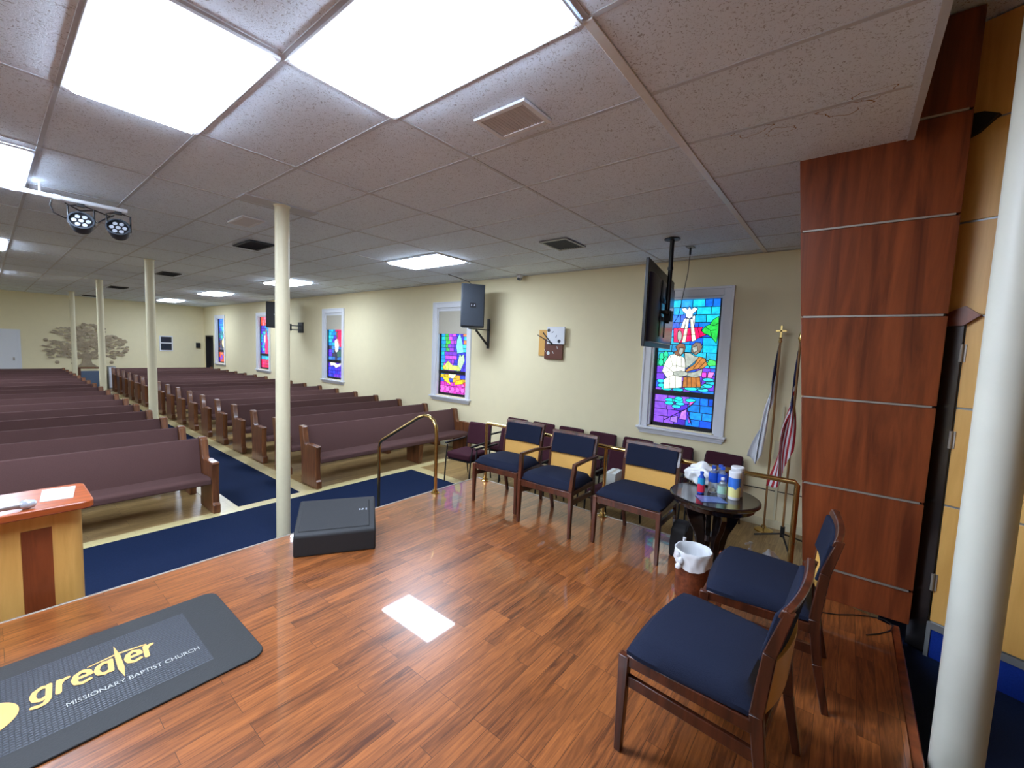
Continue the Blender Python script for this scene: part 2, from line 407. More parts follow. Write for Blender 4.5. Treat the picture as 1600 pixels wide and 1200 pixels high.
vent('dark grey rectangular ceiling vent beside the top of the nearest nave column', 2.2, 2.52, 6.2, 6.8, 'grille', 'grille')
vent('thin dark ceiling vent beside the top of the second column', 2.28, 2.6, 10.9, 11.5, 'dark', 'grille')
vent('thin dark ceiling vent beside the top of the third column', 2.18, 2.55, 15.7, 16.3, 'dark', 'grille')
vent('farthest thin dark ceiling vent near the far wall', 2.18, 2.56, 20.6, 21.1, 'dark', 'grille')
# water stains on the tiles over the stage: brown wavy rings printed in the tile
def stain(cx, cy, r, seed):
    rnd = random.Random(seed); ph = [rnd.random()*6 for _ in range(4)]
    pts = []
    for k in range(40):
        a = 2*math.pi*k/40; q = r*(1+.22*math.sin(3*a+ph[0])+.14*math.sin(5*a+ph[1])+.08*math.sin(9*a+ph[2]))
        pts.append((cx+.55*q*math.cos(a), cy+q*math.sin(a), CE-.0006))
    return pts
m = MB()
for cx, cy, r, s_ in [(2.78,.55,.09,1),(2.86,.42,.07,2),(2.80,.13,.1,3),(2.72,.02,.08,4)]:
    p = stain(cx, cy, r, s_); n = len(p); c = Vector((cx, cy, CE-.0006))
    q = [tuple(c+(Vector(v)-c)*.93) for v in p]
    m.add(p+q, [(k, (k+1)%n, (k+1)%n+n, k+n) for k in range(n)])
m.build('stain_rings', simple('water_stain', srgb(150,120,90), .9), bpy.data.objects['ceiling'])
# ------------------------------------------------------------------ inlays and carpets on the nave floor
m = MB()
m.box(1.68, 1.86, 5.68, 21.5, 0, .006); m.box(2.60, 2.78, 5.68, 21.5, 0, .006); m.box(LXW, 5.2, 5.52, 5.68, 0, .0065); m.box(4.34, 4.52, 3.45, 5.52, 0, .006)
m.box(3.72, 3.82, .3, 3.45, 0, .006)
struct('trim_9', m, 'inlay')
tag(MB().box(1.86, 2.60, 5.68, 21.4, 0, .009).build('aisle_carpet', 'carpet'), 'long navy carpet running up the aisle between the two blocks of pews', 'carpet')
tag(MB().box(LXW, 4.34, 3.45, 5.52, 0, .009).build('front_carpet', 'carpet'), 'navy carpet along the foot of the wooden stage', 'carpet')
# ------------------------------------------------------------------ columns
for (x, y, lab) in [(1.83, 4.36, 'nearest slender cream column, rising just beyond the stage edge by the floor monitor'),
                    (1.80, 9.42, 'second cream column from the stage, at the left side of the carpeted aisle'),
                    (1.78, 14.25, 'third cream column from the stage, standing in front of the bronze wall tree'),
                    (1.78, 19.4, 'farthest and shortest-looking cream column, left of the centre of the bronze wall tree')]:
    r = thing('column', lab, 'column', (x, y, 0), group='cream columns down the nave')
    MB().lathe([(.064,.02),(.064,CE-.012)], n=32).build('shaft', 'cream', r, smooth=True)
    MB().lathe([(.085,.009),(.085,.03),(.07,.05)], n=32).build('base', 'cream', r, smooth=True)
    MB().lathe([(.066,CE-.03),(.075,CE-.0125)], n=32).build('collar', 'cream', r, smooth=True)
r = thing('column', 'thick scuffed white pole close to the viewer at the right edge of the picture', 'column', (2.37, -.458, W(-1.74)))
MB().lathe([(.076,0),(.076,HC-W(-1.74)-.002)], n=48).build('shaft', 'pole', r, smooth=True)
k_ = MB(); k_.tube([(-.073,.02,2.62),(-.09,.03,2.62),(-.098,.035,2.64),(-.098,.035,2.70),(-.073,.02,2.72)], .004, 8); k_.build('hook', 'pole', r, smooth=True)
# ------------------------------------------------------------------ stained-glass windows
def col(r, g, b, k=1.0): q = srgb(r, g, b); return (q[0]*k, q[1]*k, q[2]*k, 1)
class Glass:
    """flat panes laid in a window: u from left to right, v from top to bottom as seen from the room"""
    def __init__(s, c, w, z0, z1, x): s.c=c; s.w=w; s.z0=z0; s.z1=z1; s.x=x; s.m=MB(); s.l=MB(); s.k=0
    def P(s, u, v, d=0): return (s.x-d, s.c+s.w/2-u*s.w, s.z1-v*(s.z1-s.z0))
    def poly(s, pts, c, lead=.0075, line=True):
        s.k += 1; d = .002+.00025*s.k
        p = [s.P(u, v, d) for u, v in pts]
        s.m.add(p, [tuple(range(len(p)))], 0, c)
        if line: s.line(pts+[pts[0]], lead, d+.0004)
    def line(s, pts, w=.007, d=None):
        if d is None: s.k += 1; d = .0028+.00025*s.k
        for a, b in zip(pts, pts[1:]):
            A, B = Vector(s.P(*a, d)), Vector(s.P(*b, d)); t = B-A
            if t.length < 1e-5: continue
            t.normalize(); n = Vector((1,0,0)).cross(t)*w/2; A = A-t*w*.35; B = B+t*w*.35
            s.l.add([A-n, A+n, B+n, B-n], [(0,1,2,3)])
    def ell(s, u, v, ru, rv, c, n=12, **k): s.poly([(u+ru*math.cos(2*math.pi*i/n), v+rv*math.sin(2*math.pi*i/n)) for i in range(n)], c, **k)
    def bricks(s, nu, nv, cf, seed, v0=0, v1=1, jit=.3):
        rnd = random.Random(seed); d = .0015
        for j in range(nv):
            off = rnd.random()*.5
            us = [0]
            while us[-1] < 1:
                us.append(us[-1]+(1/nu)*(.7+rnd.random()*.8))
            us[-1] = 1
            if len(us) > 2 and us[-1]-us[-2] < .4/nu: us.pop(-2)
            va, vb = v0+(v1-v0)*j/nv, v0+(v1-v0)*(j+1)/nv
            for a, b in zip(us, us[1:]):
                q = (vb-va)*jit*rnd.uniform(-.5,.5); g = .0045
                pts = [(a+g/s.w, va+g/(s.z1-s.z0)), (b-g/s.w, va+g/(s.z1-s.z0)), (b-g/s.w, vb-g/(s.z1-s.z0)), (a+g/s.w, vb-g/(s.z1-s.z0))]
                cc = cf((a+b)/2, (va+vb)/2, rnd)
                s.m.add([s.P(u, v, d) for u, v in pts], [(0,1,2,3)], 0, cc)
    def done(s, parent):
        o = s.m.build('stained_glass', 'glass', parent); l = s.l
        e = .0
        l.add([s.P(0,0,0), s.P(1,0,0), s.P(1,1,0), s.P(0,1,0)], [(0,1,2,3)])
        l.build('lead_lines', 'lead', o)
        return o
def window(i, c, blind=None):
    r = thing('window_%d' % (i+1), '', ''); del r['label']; del r['category']; r['kind'] = 'structure'
    ya, yb = c-WW/2, c+WW/2
    f = MB(); w = .115; t = .028     # casing
    f.box(WX-t, WX, ya-w, ya, Z0-.02, Z1+w); f.box(WX-t, WX, yb, yb+w, Z0-.02, Z1+w); f.box(WX-t, WX, ya, yb, Z1, Z1+w)
    f.box(WX-t-.01, WX-t, ya-w, ya-w+.03, Z0-.02, Z1+w); f.box(WX-t-.01, WX-t, yb+w-.03, yb+w, Z0-.02, Z1+w); f.box(WX-t-.01, WX-t, ya-w+.03, yb+w-.03, Z1+w-.03, Z1+w)
    f.build('window_casing', 'white', r, bevel=.004)
    f = MB(); f.box(WX-.075, WX+.09, ya-w-.03, yb+w+.03, Z0-.05, Z0-.02); f.box(WX-.04, WX, ya-w-.01, yb+w+.01, Z0-.085, Z0-.05); f.box(WX-.022, WX, ya-w+.01, yb+w-.01, Z0-.12, Z0-.085)
    f.build('window_sill', 'white', r, bevel=.005)
    f = MB(); f.box(WX, WX+.14, ya, ya+.03, Z0-.02, Z1); f.box(WX, WX+.14, yb-.03, yb, Z0-.02, Z1); f.box(WX, WX+.14, ya+.03, yb-.03, Z1-.03, Z1)
    f.build('jamb', 'white', r, bevel=.003)
    g0, g1 = ya+.03, yb-.03
    f = MB(); zb = Z0-.02
    f.box(WX+.045, WX+.09, g0, g1, zb, zb+.07); vr = .72; zr = Z1-.03-vr*(Z1-.03-zb)
    f.box(WX+.04, WX+.09, g0, g1, zr-.035, zr+.035)
    f.box(WX+.045, WX+.09, g0, g0+.03, zb, Z1-.03); f.box(WX+.045, WX+.09, g1-.03, g1, zb, Z1-.03)
    f.box(WX+.02, WX+.04, c-.10, c+.10, zr+.0, zr+.012)
    f.build('sash', 'lead', r, bevel=.003)
    G = Glass(c, WW-.12, zb+.06, Z1-.03, WX+.075)
    if blind is not None:
        b = MB(); b.box(WX+.012, WX+.017, g0+.002, g1-.002, Z1-.03-blind, Z1-.035); b.build('roller_blind', 'shade', r)
        b = MB(); b.box(WX+.006, WX+.03, g0+.001, g1-.001, Z1-.07, Z1-.031); b.build('blind_cassette', 'white', r, bevel=.004)
    return r, G
BL, CY, PU, VI = (20,110,235), (30,190,235), (110,60,220), (160,90,235)
def pick(rnd, *cs):
    q = rnd.choice(cs); k = rnd.uniform(.65, 1.1); return col(*q, k)
# window 1: two robed figures in the water under a dove
r1, G = window(0, WIN[0])
def cf(u, v, rnd):
    if v < .36: return pick(rnd, BL, (20,150,240), (30,90,220), CY)
    if v < .55: return pick(rnd, (20,170,215), CY, (20,140,200)) if u > .2 else pick(rnd, (20,170,130), (30,150,190))
    if v < .72: return pick(rnd, PU, (90,60,200), VI, (40,90,210))
    return pick(rnd, (80,50,200), PU, (130,80,215)) if u < .6 else pick(rnd, BL, (20,80,215), (25,130,230))
G.bricks(6, 17, cf, 3)
def uv(x, y):
    l = 166-.0727*(y-125); q = 630-.091*(y-112); u = (x-l)/(q-l)
    t = 125-13*u; b = 1018+66*u; return (u, (y-t)/(b-t))
def gp(pts, c, **k): G.poly([uv(*p) for p in pts], c, **k)
def gl(pts, **k): G.line([uv(*p) for p in pts], **k)
WHT, CRM, SKN, BRN, RED, GRN = col(225,232,250), col(250,246,205), col(150,158,150), col(120,78,60), col(225,20,90), col(40,185,70)
gp([(268,325),(345,325),(430,320),(495,318),(480,345),(525,372),(470,395),(430,415),(330,432),(268,428)], RED)
gl([(300,325),(310,430)]); gl([(455,320),(470,395)])
gp([(365,250),(350,258),(322,325),(350,328),(372,262)], WHT)
gp([(415,240),(438,232),(430,320),(418,300)], WHT)
gp([(370,255),(392,255),(362,430),(333,430)], CRM); gp([(398,255),(420,258),(442,415),(410,425)], CRM)
gl([(352,330),(425,322)]); gl([(345,378),(435,372)])
gp([(330,185),(360,175),(380,190),(393,168),(408,190),(430,172),(460,185),(440,205),(420,220),(418,245),(392,256),(366,245),(365,222),(345,205)], WHT)
gp([(485,345),(510,315),(545,300),(570,265),(612,240),(610,300),(606,350),(598,400),(590,440),(560,400),(530,375),(500,365)], GRN)
gl([(510,315),(550,345),(590,340)]); gl([(550,345),(560,400)]); gl([(545,300),(575,310),(610,290)])
gp([(300,355),(312,340),(328,348),(335,375),(330,410),(312,435),(298,400)], SKN)
for x, y, a in [(170,530,.05),(205,520,.04),(165,575,.05),(205,560,.05)]: 
    q = uv(x, y); G.ell(q[0], q[1], .045, .03, col(30,200,140))
gp([(540,555),(585,570),(588,605),(535,608),(520,590)], col(60,190,90)); gp([(480,650),(518,655),(515,695),(482,690)], col(210,60,190)); gp([(530,650),(575,655),(555,697),(522,695)], col(240,120,210))
for x, y, a in [(165,712,.07),(170,745,.07),(530,710,.09),(545,735,.08),(520,755,.09),(210,770,.1),(300,780,.1),(400,775,.11),(490,785,.09),(470,765,.08)]:
    q = uv(x, y); G.ell(q[0], q[1], a, .016, col(*random.choice([(30,215,215),(40,190,225),(20,170,190)])))
# right-hand figure
gp([(355,505),(400,510),(430,530),(470,540),(400,600),(362,625)], SKN)
gp([(410,455),(440,430),(480,435),(490,465),(475,500),(440,525),(405,500)], col(120,105,95)); gp([(412,470),(450,455),(455,490),(425,508)], SKN)
gp([(465,535),(510,550),(525,600),(490,625),(430,630),(365,650),(362,635),(430,590)], col(170,110,50))
gl([(490,545),(420,625)]); gl([(515,570),(455,628)])
gp([(345,685),(470,690),(476,765),(338,765)], col(160,100,45)); gl([(375,688),(372,765)]); gl([(405,688),(405,765)]); gl([(438,690),(445,765)])
gp([(360,655),(430,650),(492,625),(480,680),(440,692),(360,680)], SKN)
# left-hand figure
gp([(240,520),(300,512),(355,545),(362,600),(355,680),(335,690),(330,765),(188,770),(190,700),(215,690),(176,640),(200,575)], col(238,244,225))
for l_ in [[(240,520),(262,600),(235,625)],[(300,512),(290,600),(262,600)],[(330,535),(330,610),(290,600)],[(200,600),(235,625),(265,650)],[(185,655),(235,640)],[(215,690),(265,670)],[(240,692),(240,768)],[(285,680),(285,768)],[(330,610),(360,615)],[(290,600),(295,645)]]: gl(l_, w=.006)
gp([(285,462),(318,435),(355,440),(364,468),(352,505),(322,532),(285,522),(272,500),(300,488)], BRN)
gp([(318,470),(348,472),(346,500),(325,524),(308,508)], SKN)
gp([(265,648),(330,640),(380,652),(380,672),(330,686),(270,672)], SKN)
# lower sash
for x, y, a in [(240,845,.09),(300,850,.1),(400,852,.09),(235,868,.08),(320,875,.08),(290,895,.08),(310,835,.07)]:
    q = uv(x, y); G.ell(q[0], q[1]+.012, a, .015, col(*random.choice([(30,215,215),(40,190,225)])))
gp([(390,875),(435,870),(390,912)], col(230,90,190)); gp([(330,940),(368,925),(365,1010),(310,1000)], VI and col(170,110,235)); gp([(245,985),(300,975),(295,1030),(240,1015)], col(150,110,225)); gp([(375,970),(398,1030),(380,1035)], col(150,90,235))
gl([(435,870),(360,930),(190,1005)], w=.012); gl([(375,930),(405,1045)], w=.012)
G.done(r1)
# windows 2-5: blinds on the second and third, other scenes in coloured pieces
r2_, G = window(1, WIN[1], blind=.50)
def cf(u, v, rnd):
    if v > .86: return pick(rnd, (235,70,200), (240,110,220), (200,60,190))
    if v > .76: return pick(rnd, (235,200,50), (240,170,60), (60,80,220))
    if u < .14: return pick(rnd, (20,180,190), (30,150,230))
    if u < .27 and v < .5: return pick(rnd, (70,200,70), (60,180,90))
    if u > .8 and v < .52: return pick(rnd, (235,130,70), (240,150,110), (60,190,210))
    if u < .55: return pick(rnd, (150,60,220), (190,80,230), (120,60,220))
    return pick(rnd, (50,60,220), (70,60,215))
G.bricks(8, 22, cf, 11)
GG = lambda pts, c, **k: G.poly(pts, c, **k)
GG([(.6,.35),(.7,.28),(.78,.36),(.86,.5),(.62,.52),(.58,.44)], col(120,210,230)); GG([(.66,.6),(.72,.52),(.78,.55),(.86,.52),(.9,.6),(.75,.72),(.62,.73)], col(170,225,170))
GG([(.1,.68),(.28,.61),(.45,.66),(.68,.66),(.76,.72),(.1,.72)], col(200,235,110)); G.line([(.28,.61),(.3,.72)]); G.line([(.45,.66),(.5,.72)])
G.ell(.14,.69,.06,.025,col(245,225,70))
GG([(.3,.76),(.62,.76),(.5,.82),(.36,.81)], col(220,240,190)); GG([(.05,.8),(.3,.81),(.42,.9),(.2,.86)], col(245,215,50)); GG([(.6,.84),(.85,.82),(.88,.87),(.55,.89)], col(245,200,40)); GG([(.86,.86),(.99,.84),(.97,.92)], col(225,40,90))
for k in range(5): G.ell(.1+.19*k,.95,.075,.03,col(240,100,225))
G.done(r2_)
def blobwin(i, blind, seed, cfn, extra):
    rr, G_ = window(i, WIN[i], blind); G_.bricks(6, 18, cfn, seed); extra(G_); G_.done(rr)
def cf3(u, v, rnd):
    if v > .74: return pick(rnd, (70,50,220), (50,60,210), (110,60,225))
    if v < .5 and u > .55: return pick(rnd, (235,60,80), (230,40,110), (240,150,160))
    if v < .5: return pick(rnd, (30,150,235), (40,190,225), (90,60,210))
    return pick(rnd, (90,50,215), (60,120,200), (60,60,90))
def ex3(G):
    G.poly([(.1,.76),(.35,.75),(.6,.79),(.85,.76),(.8,.81),(.5,.85),(.35,.81),(.15,.82)], col(245,245,215))
    G.poly([(.4,.42),(.55,.38),(.7,.5),(.6,.62),(.45,.58)], col(235,235,240)); G.poly([(.5,.3),(.62,.26),(.68,.34),(.56,.38)], col(120,80,70))
    G.poly([(.6,.28),(.95,.26),(.98,.46),(.78,.52),(.66,.4)], col(225,30,90)); G.poly([(.55,.6),(.8,.55),(.9,.66),(.6,.68)], col(60,100,90))
blobwin(2, .42, 5, cf3, ex3)
def cf4(u, v, rnd):
    if v < .18: return pick(rnd, (240,90,60), (245,130,170), (245,200,60), (235,60,100))
    if v > .84: return pick(rnd, (225,30,90), (210,40,120))
    if v > .74: return pick(rnd, (40,200,235), (60,180,230))
    return pick(rnd, (30,170,235), (60,70,220), (90,60,220), (40,190,210))
def ex4(G):
    G.poly([(.45,.32),(.6,.3),(.72,.5),(.7,.72),(.4,.72),(.42,.5)], col(225,30,100)); G.ell(.52,.27,.08,.04,col(160,120,90))
    G.poly([(.3,.38),(.44,.34),(.44,.5),(.3,.5)], col(240,235,240)); G.poly([(.75,.2),(.95,.12),(.9,.26)], col(245,210,60))
blobwin(3, None, 9, cf4, ex4)
def cf5(u, v, rnd):
    if v < .3: return pick(rnd, (40,120,235), (30,150,240), (60,90,225))
    if v > .76: return pick(rnd, (240,130,60), (235,90,50), (90,50,200))
    if v > .5: return pick(rnd, (60,40,60), (110,60,60), (40,60,90))
    return pick(rnd, (40,90,120), (30,140,160), (60,60,140))
def ex5(G):
    G.poly([(.4,.55),(.55,.45),(.8,.44),(.9,.6),(.7,.68),(.5,.64)], col(245,235,170)); G.poly([(.35,.2),(.7,.15),(.9,.3),(.6,.36)], col(60,190,235)); G.ell(.4,.42,.15,.05,col(40,170,180))
blobwin(4, None, 13, cf5, ex5)
# ------------------------------------------------------------------ mahogany panel block and maple wall at the right
zj = [ST, W(-1.36), W(-.81), W(-.235), W(.29), W(.84), W(1.385), HC-.005]
def yl(z): return .13+(z-ST)*(.363-.13)/(CE-ST)
def xf(z): return 3.44-(z-ST)*(.08)/(CE-ST)
bl = thing('wall_panelling', 'tall dark mahogany panelled block with horizontal metal strips beside the flags', 'panelling', (0,0,0))
for k, (a, b) in enumerate(zip(zj, zj[1:])):
    a2, b2 = a+(.006 if k else 0), b-.006
    mm = MB(); mm.hexa([(xf(a2),-.405,a2),(WX-.001,-.405,a2),(WX-.001,yl(a2),a2),(xf(a2),yl(a2),a2)], [(xf(b2),-.405,b2),(WX-.001,-.405,b2),(WX-.001,yl(b2),b2),(xf(b2),yl(b2),b2)])
    if b > CE: pass
    mm.build('panel', 'mahog', bl, bevel=.003)
mm = MB()
for z in zj[1:-1]:
    x, y = xf(z), yl(z); mm.box(x+.012, WX-.002, -.395, y-.012, z-.0058, z+.0058, 1); mm.box(x-.006, x+.012, -.385, y-.012, z-.0055, z+.0055, 0)
mm.build('metal_strip', ['alu', 'dark'], bl)
az = math.radians(22); dx, dy = -math.sin(az), -math.cos(az)      # runs back and in from the block's corner
ox, oy = 3.50, -.46
mw = thing('wall_panelling', 'yellow maple panelled wall behind the thick white pole at the right edge', 'panelling', (ox, oy, 0), math.atan2(dy, dx))
zs = [W(-1.525), W(-.81), W(-.235), W(.29), W(.82), W(1.36), HC-.005]
for k, (a, b) in enumerate(zip(zs, zs[1:])):
    mm = MB(); x = .035 if a < W(.2) else -.06
    while x < 3.25:
        x2 = min(x+1.13 if x > .1 else 1.15, 3.3)
        mm.box(x+.003, x2-.003, 0, .03, a+.006, b-.006); x = x2
    mm.build('panel', 'maple', mw, bevel=.002)
mm = MB(); mm.box(-.06, 3.3, .008, .06, zs[0]-.002, HC-.01); mm.build('backing', 'wtrim', mw)
mm = MB(); mm.box(-.058, .034, -.012, .05, W(-1.72), W(.30)); mm.build('steel_door_jamb', simple('dull_steel', srgb(70,66,66), .25, .8), mw, bevel=.003)
for z in (W(-1.28), W(-.42), W(.08)):
    mm = MB(); mm.lathe([(.008,-.05),(.008,.05)], (.033,-.014,z), 12); mm.box(.034,.05,-.006,-.001,z-.05,z+.05); mm.build('hinge', 'alu', mw)
mm = MB(); mm.prism([(-.06,W(.30)),(.03,W(.345)),(.095,W(.29)),(.03,W(.235)),(-.06,W(.235))], 'y', -.03, .02); mm.build('corner_notch', 'mahog', mw)
mm = MB(); mm.prism([(-.05,W(1.41)),(.01,W(1.40)),(.07,W(1.365)),(.0,W(1.30)),(-.05,W(1.28))], 'y', -.03, .02); mm.build('corner_notch', 'dark', mw)
mm = MB(); mm.box(.03, 3.3, -.012, .0, W(-1.565), W(-1.525)); mm.box(.03,.05,-.012,0,W(-1.74),W(-1.565)); mm.build('metal_edge', 'wtrim', mw)
mm = MB(); mm.box(.05, 3.3, -.004, .05, W(-1.74), W(-1.565)); mm.build('carpet_riser', 'carpet2', mw)
# dark gap between the two (side of the block)
# ------------------------------------------------------------------ side chairs on the stage
def curved(mb, w, t, z0, z1, y0, y1, bow, n=8, mi=0, wtop=None):
    """slab curved in plan: y at z0 / z1, bowed backwards by bow in the middle"""
    wt = w if wtop is None else wtop; o = len(mb.v)
    for (z, y, ww) in ((z0, y0, w), (z1, y1, wt)):
        for s_ in (0, 1):
            for k in range(n+1):
                q = k/n*2-1; mb.v.append((q*ww/2, y-bow*(1-q*q)+(t/2 if s_ else -t/2), z))
    a = lambda L, s_, k: o+L*2*(n+1)+s_*(n+1)+k
    for k in range(n):
        for f in [(a(0,0,k),a(0,0,k+1),a(1,0,k+1),a(1,0,k)), (a(0,1,k+1),a(0,1,k),a(1,1,k),a(1,1,k+1)), (a(1,0,k),a(1,0,k+1),a(1,1,k+1),a(1,1,k)), (a(0,0,k+1),a(0,0,k),a(0,1,k),a(0,1,k+1))]:
            mb.f.append(f); mb.m.append(mi); mb.c.append(None)
    for k in (0, n):
        f = (a(0,0,k),a(1,0,k),a(1,1,k),a(0,1,k)); mb.f.append(f if k == 0 else f[::-1]); mb.m.append(mi); mb.c.append(None)
def stage_chair(label, arms=False):
    r = thing('side_chair' if not arms else 'armchair', label, 'chair')
    if True:
        # cushion
        def cush(u, v):
            # u across, v front to back
            x = (u*2-1); y = (v*2-1)
            w = .284-.045*v
            return (x*w*(1-.06*max(0,-y)**4), .272-.452*v-.02*(x*x)*(1 if v < .5 else 0)*(1-2*v if v<.5 else 0), 0)
        b = MB(); nu, nv = 14, 12
        top = []; 
        def ht(u, v):
            e = (1-abs(2*u-1)**6)*(1-abs(2*v-1)**6); return .422+.062*e**.35*(.85+.15*math.sin(math.pi*u)*math.sin(math.pi*v)) if e > 0 else .422
        b.grid(lambda u, v: (cush(u,v)[0], cush(u,v)[1], ht(u,v)), nu, nv)
        b.grid(lambda u, v: (cush(1-u,v)[0], cush(1-u,v)[1], .405), nu, nv)
        o = len(b.v)
        bm_edges = []
        for i_ in range(nu):    # skirts
            for v_ in (0, nv):
                p, q = i_*(nv+1)+v_, (i_+1)*(nv+1)+v_; P_, Q_ = (nu+1)*(nv+1)+(nu-i_)*(nv+1)+v_, (nu+1)*(nv+1)+(nu-i_-1)*(nv+1)+v_
                b.f.append((p,q,Q_,P_)); b.m.append(0); b.c.append(None)
        for j_ in range(nv):
            for i_ in (0, nu):
                p, q = i_*(nv+1)+j_, i_*(nv+1)+j_+1; P_, Q_ = (nu+1)*(nv+1)+(nu-i_)*(nv+1)+j_, (nu+1)*(nv+1)+(nu-i_)*(nv+1)+j_+1
                b.f.append((p,q,Q_,P_)); b.m.append(0); b.c.append(None)
        b.build('seat', 'navyfab', r, smooth=True)
    # seat frame: side rails, front and rear rails
    b = MB()
    for s_ in (-1, 1):
        b.bar((s_*.262,.25,.385), (s_*.232,-.205,.375), .026, .045, up_=(0,0,1))
    b.bar((-.25,.258,.372), (.25,.258,.372), .024, .055, up_=(0,0,1)); b.bar((-.22,-.205,.36), (.22,-.205,.36), .024, .05, up_=(0,0,1))
    b.build('seat_frame', 'chairwood', r, bevel=.004)
    for s_ in (-1, 1):
        b = MB(); b.bar((s_*.258,.245,.30), (s_*.228,-.205,.275), .020, .045, up_=(0,0,1)); b.build('lower_rail', 'chairwood', r, bevel=.003)
    at = .62 if arms else .405
    for s_ in (-1, 1):
        b = MB(); b.bar((s_*.268,.262,0), (s_*.264,.258,.40), .026, .028, .034, .042)
        if arms: b.bar((s_*.264,.258,.40), (s_*.275,.235,at), .034, .042, .03, .04)
        b.build('leg', 'chairwood', r, bevel=.003)
        b = MB()
        for (p, q, w0, w1) in [((s_*.225,-.262,0),(s_*.232,-.215,.22),.028,.036), ((s_*.232,-.215,.22),(s_*.234,-.19,.42),.036,.042), ((s_*.234,-.19,.42),(s_*.234,-.212,.64),.042,.038), ((s_*.234,-.212,.64),(s_*.232,-.255,.80),.038,.028)]:
            b.bar(p, q, .026, w0, .026, w1)
        b.build('leg', 'chairwood', r, bevel=.003)
    b = MB(); curved(b, .49, .026, .772, .802, -.235, -.245, .02, 10); b.build('top_rail', 'chairwood', r, bevel=.004)
    b = MB(); curved(b, .445, .036, .592, .775, -.192, -.23, .022, 10); b.build('backrest', 'navyfab', r, bevel=.008)
    b = MB(); curved(b, .445, .02, .40, .592, -.186, -.202, .034, 10); b.build('back_panel', 'maplechair', r, bevel=.002)
    if arms:
        for s_ in (-1, 1):
            b = MB(); b.bar((s_*.275,.25,.625), (s_*.268,.02,.632), .034, .026, .036, .024, up_=(0,0,1)); b.bar((s_*.268,.02,.632), (s_*.245,-.235,.612), .036, .024, .028, .026, up_=(0,0,1))
            b.build('armrest', 'chairwood', r, bevel=.004)
    return r
ch = stage_chair('navy and tan side chair nearest the viewer, at the lower right')
ch.location = (1.768, .318, ST); ch.rotation_euler = (0,0,math.radians(-4))
dup(ch, 'navy and tan side chair between the nearest chair and the mahogany panelling', (2.50, .235, ST), math.radians(3))
d_ = -math.pi/2
dup(ch, 'armless navy and tan chair at the left end of the row of three', (3.37, 2.665, ST), math.radians(90+2))
dup(ch, 'armless navy chair ending the row of three beside the round black table', (3.36, 1.28, ST), math.radians(90-1))
ac = stage_chair('navy and tan wooden chair with armrests, middle of the row of three', True)
ac.location = (3.27, 2.0, ST); ac.rotation_euler = (0,0,math.radians(90+1))
# ------------------------------------------------------------------ brass rails
def flange(mb, x, y, z): mb.lathe([(.045,0),(.045,.008),(.032,.014),(.028,.035)], (x,y,z), 24)
r = thing('handrail', 'bent brass handrail at the steps beside the floor monitor', 'handrail', (2.97,3.36,ST))
pts = [(2.97,3.37,ST+.02),(2.97,3.37,W(-.95)),(2.97,3.38,W(-.86)),(2.97,3.42,W(-.79)),(2.97,3.49,W(-.755)),(2.97,3.57,W(-.755)),(2.97,3.66,W(-.785)),(2.97,4.34,W(-1.15)),(2.97,4.39,W(-1.19)),(2.97,4.405,W(-1.26)),(2.97,4.405,.02)]
q = MB().tube([(0,p[1]-3.36,p[2]-ST) for p in pts], .019, 16); q.build('rail', 'brass', r, smooth=True)
q = MB(); flange(q, 0, .01, 0); q.build('flange', 'brass', r, smooth=True)
q = MB(); flange(q, 0, 1.045, .01-ST); q.build('flange', 'brass', r, smooth=True)
r = thing('guard_rail', 'low straight brass guard rail along the stage edge behind the row of three chairs', 'railing', (3.672,1.75,ST))
q = MB(); zt = W(-.885)-ST; q.tube([(0,-1.52,0+.0),(0,-1.52,zt-.02),(0,-1.505,zt),(0,0,zt-.003),(0,1.52,zt+.01),(0,1.535,zt-.01),(0,1.535,0)], .019, 14); q.build('rail', 'brass', r, smooth=True)
q = MB(); q.tube([(0,-.0,0),(0,0,zt)], .017, 14); q.build('post', 'brass', r, smooth=True)
for y in (-1.52, 0, 1.535):
    q = MB(); flange(q, 0, y, 0); q.build('flange', 'brass', r, smooth=True)
# ------------------------------------------------------------------ floor monitor
dv = Vector((.487,-.302,0)).normalized(); ang = math.atan2(dv.y, dv.x)
r = thing('floor_monitor', 'black wedge loudspeaker lying on the stage beside the nearest nave column', 'speaker', (1.333+.487/2, 3.03-.302/2, ST), ang)
q = MB(); w = .285
q.prism([(0,0),(.40,0),(.42,.20),(.40,.285),(.34,.268),(.02,.175),(0,.155)], 'x', -w, w); q.build('cabinet', 'blackcab', r, bevel=.012)
q = MB(); q.hexa([(-w+.03,.03,.180),(w-.045,.03,.180),(w-.045,.345,.271),(-w+.03,.345,.271)], [(-w+.035,.032,.1845),(w-.05,.032,.1845),(w-.05,.343,.2755),(-w+.035,.343,.2755)]); q.build('grille', 'blackcab', r)
q = MB(); q.hexa([(w-.13,.20,.2315),(w-.065,.20,.2315),(w-.065,.26,.2488),(w-.13,.26,.2488)], [(w-.13,.20,.2335),(w-.065,.20,.2335),(w-.065,.26,.2508),(w-.13,.26,.2508)]); g_ = q.build('badge', 'black', r)
q = MB(); g_c = (w-.0975, .23)
def onb(x, y): return (w-.13+.065*x, .20+.06*y, .2338+.0173*y)
for pl in [[(.25,.3),(.35,.3),(.35,.8),(.25,.8)],[(.75,.25),(.85,.25),(.85,.75),(.75,.75)],[(.35,.7),(.75,.65),(.75,.75),(.35,.8)],[(.4,.3),(.55,.3),(.62,.6),(.48,.6)]]:
    q.add([onb(*p) for p in pl], [(0,1,2,3)])
q.v = [(g_c[0]+(v[0]-g_c[0])*1.5, g_c[1]+(v[1]-g_c[1])*1.3, v[2]+.0004) for v in q.v]; q.build('emblem', 'lens', g_)
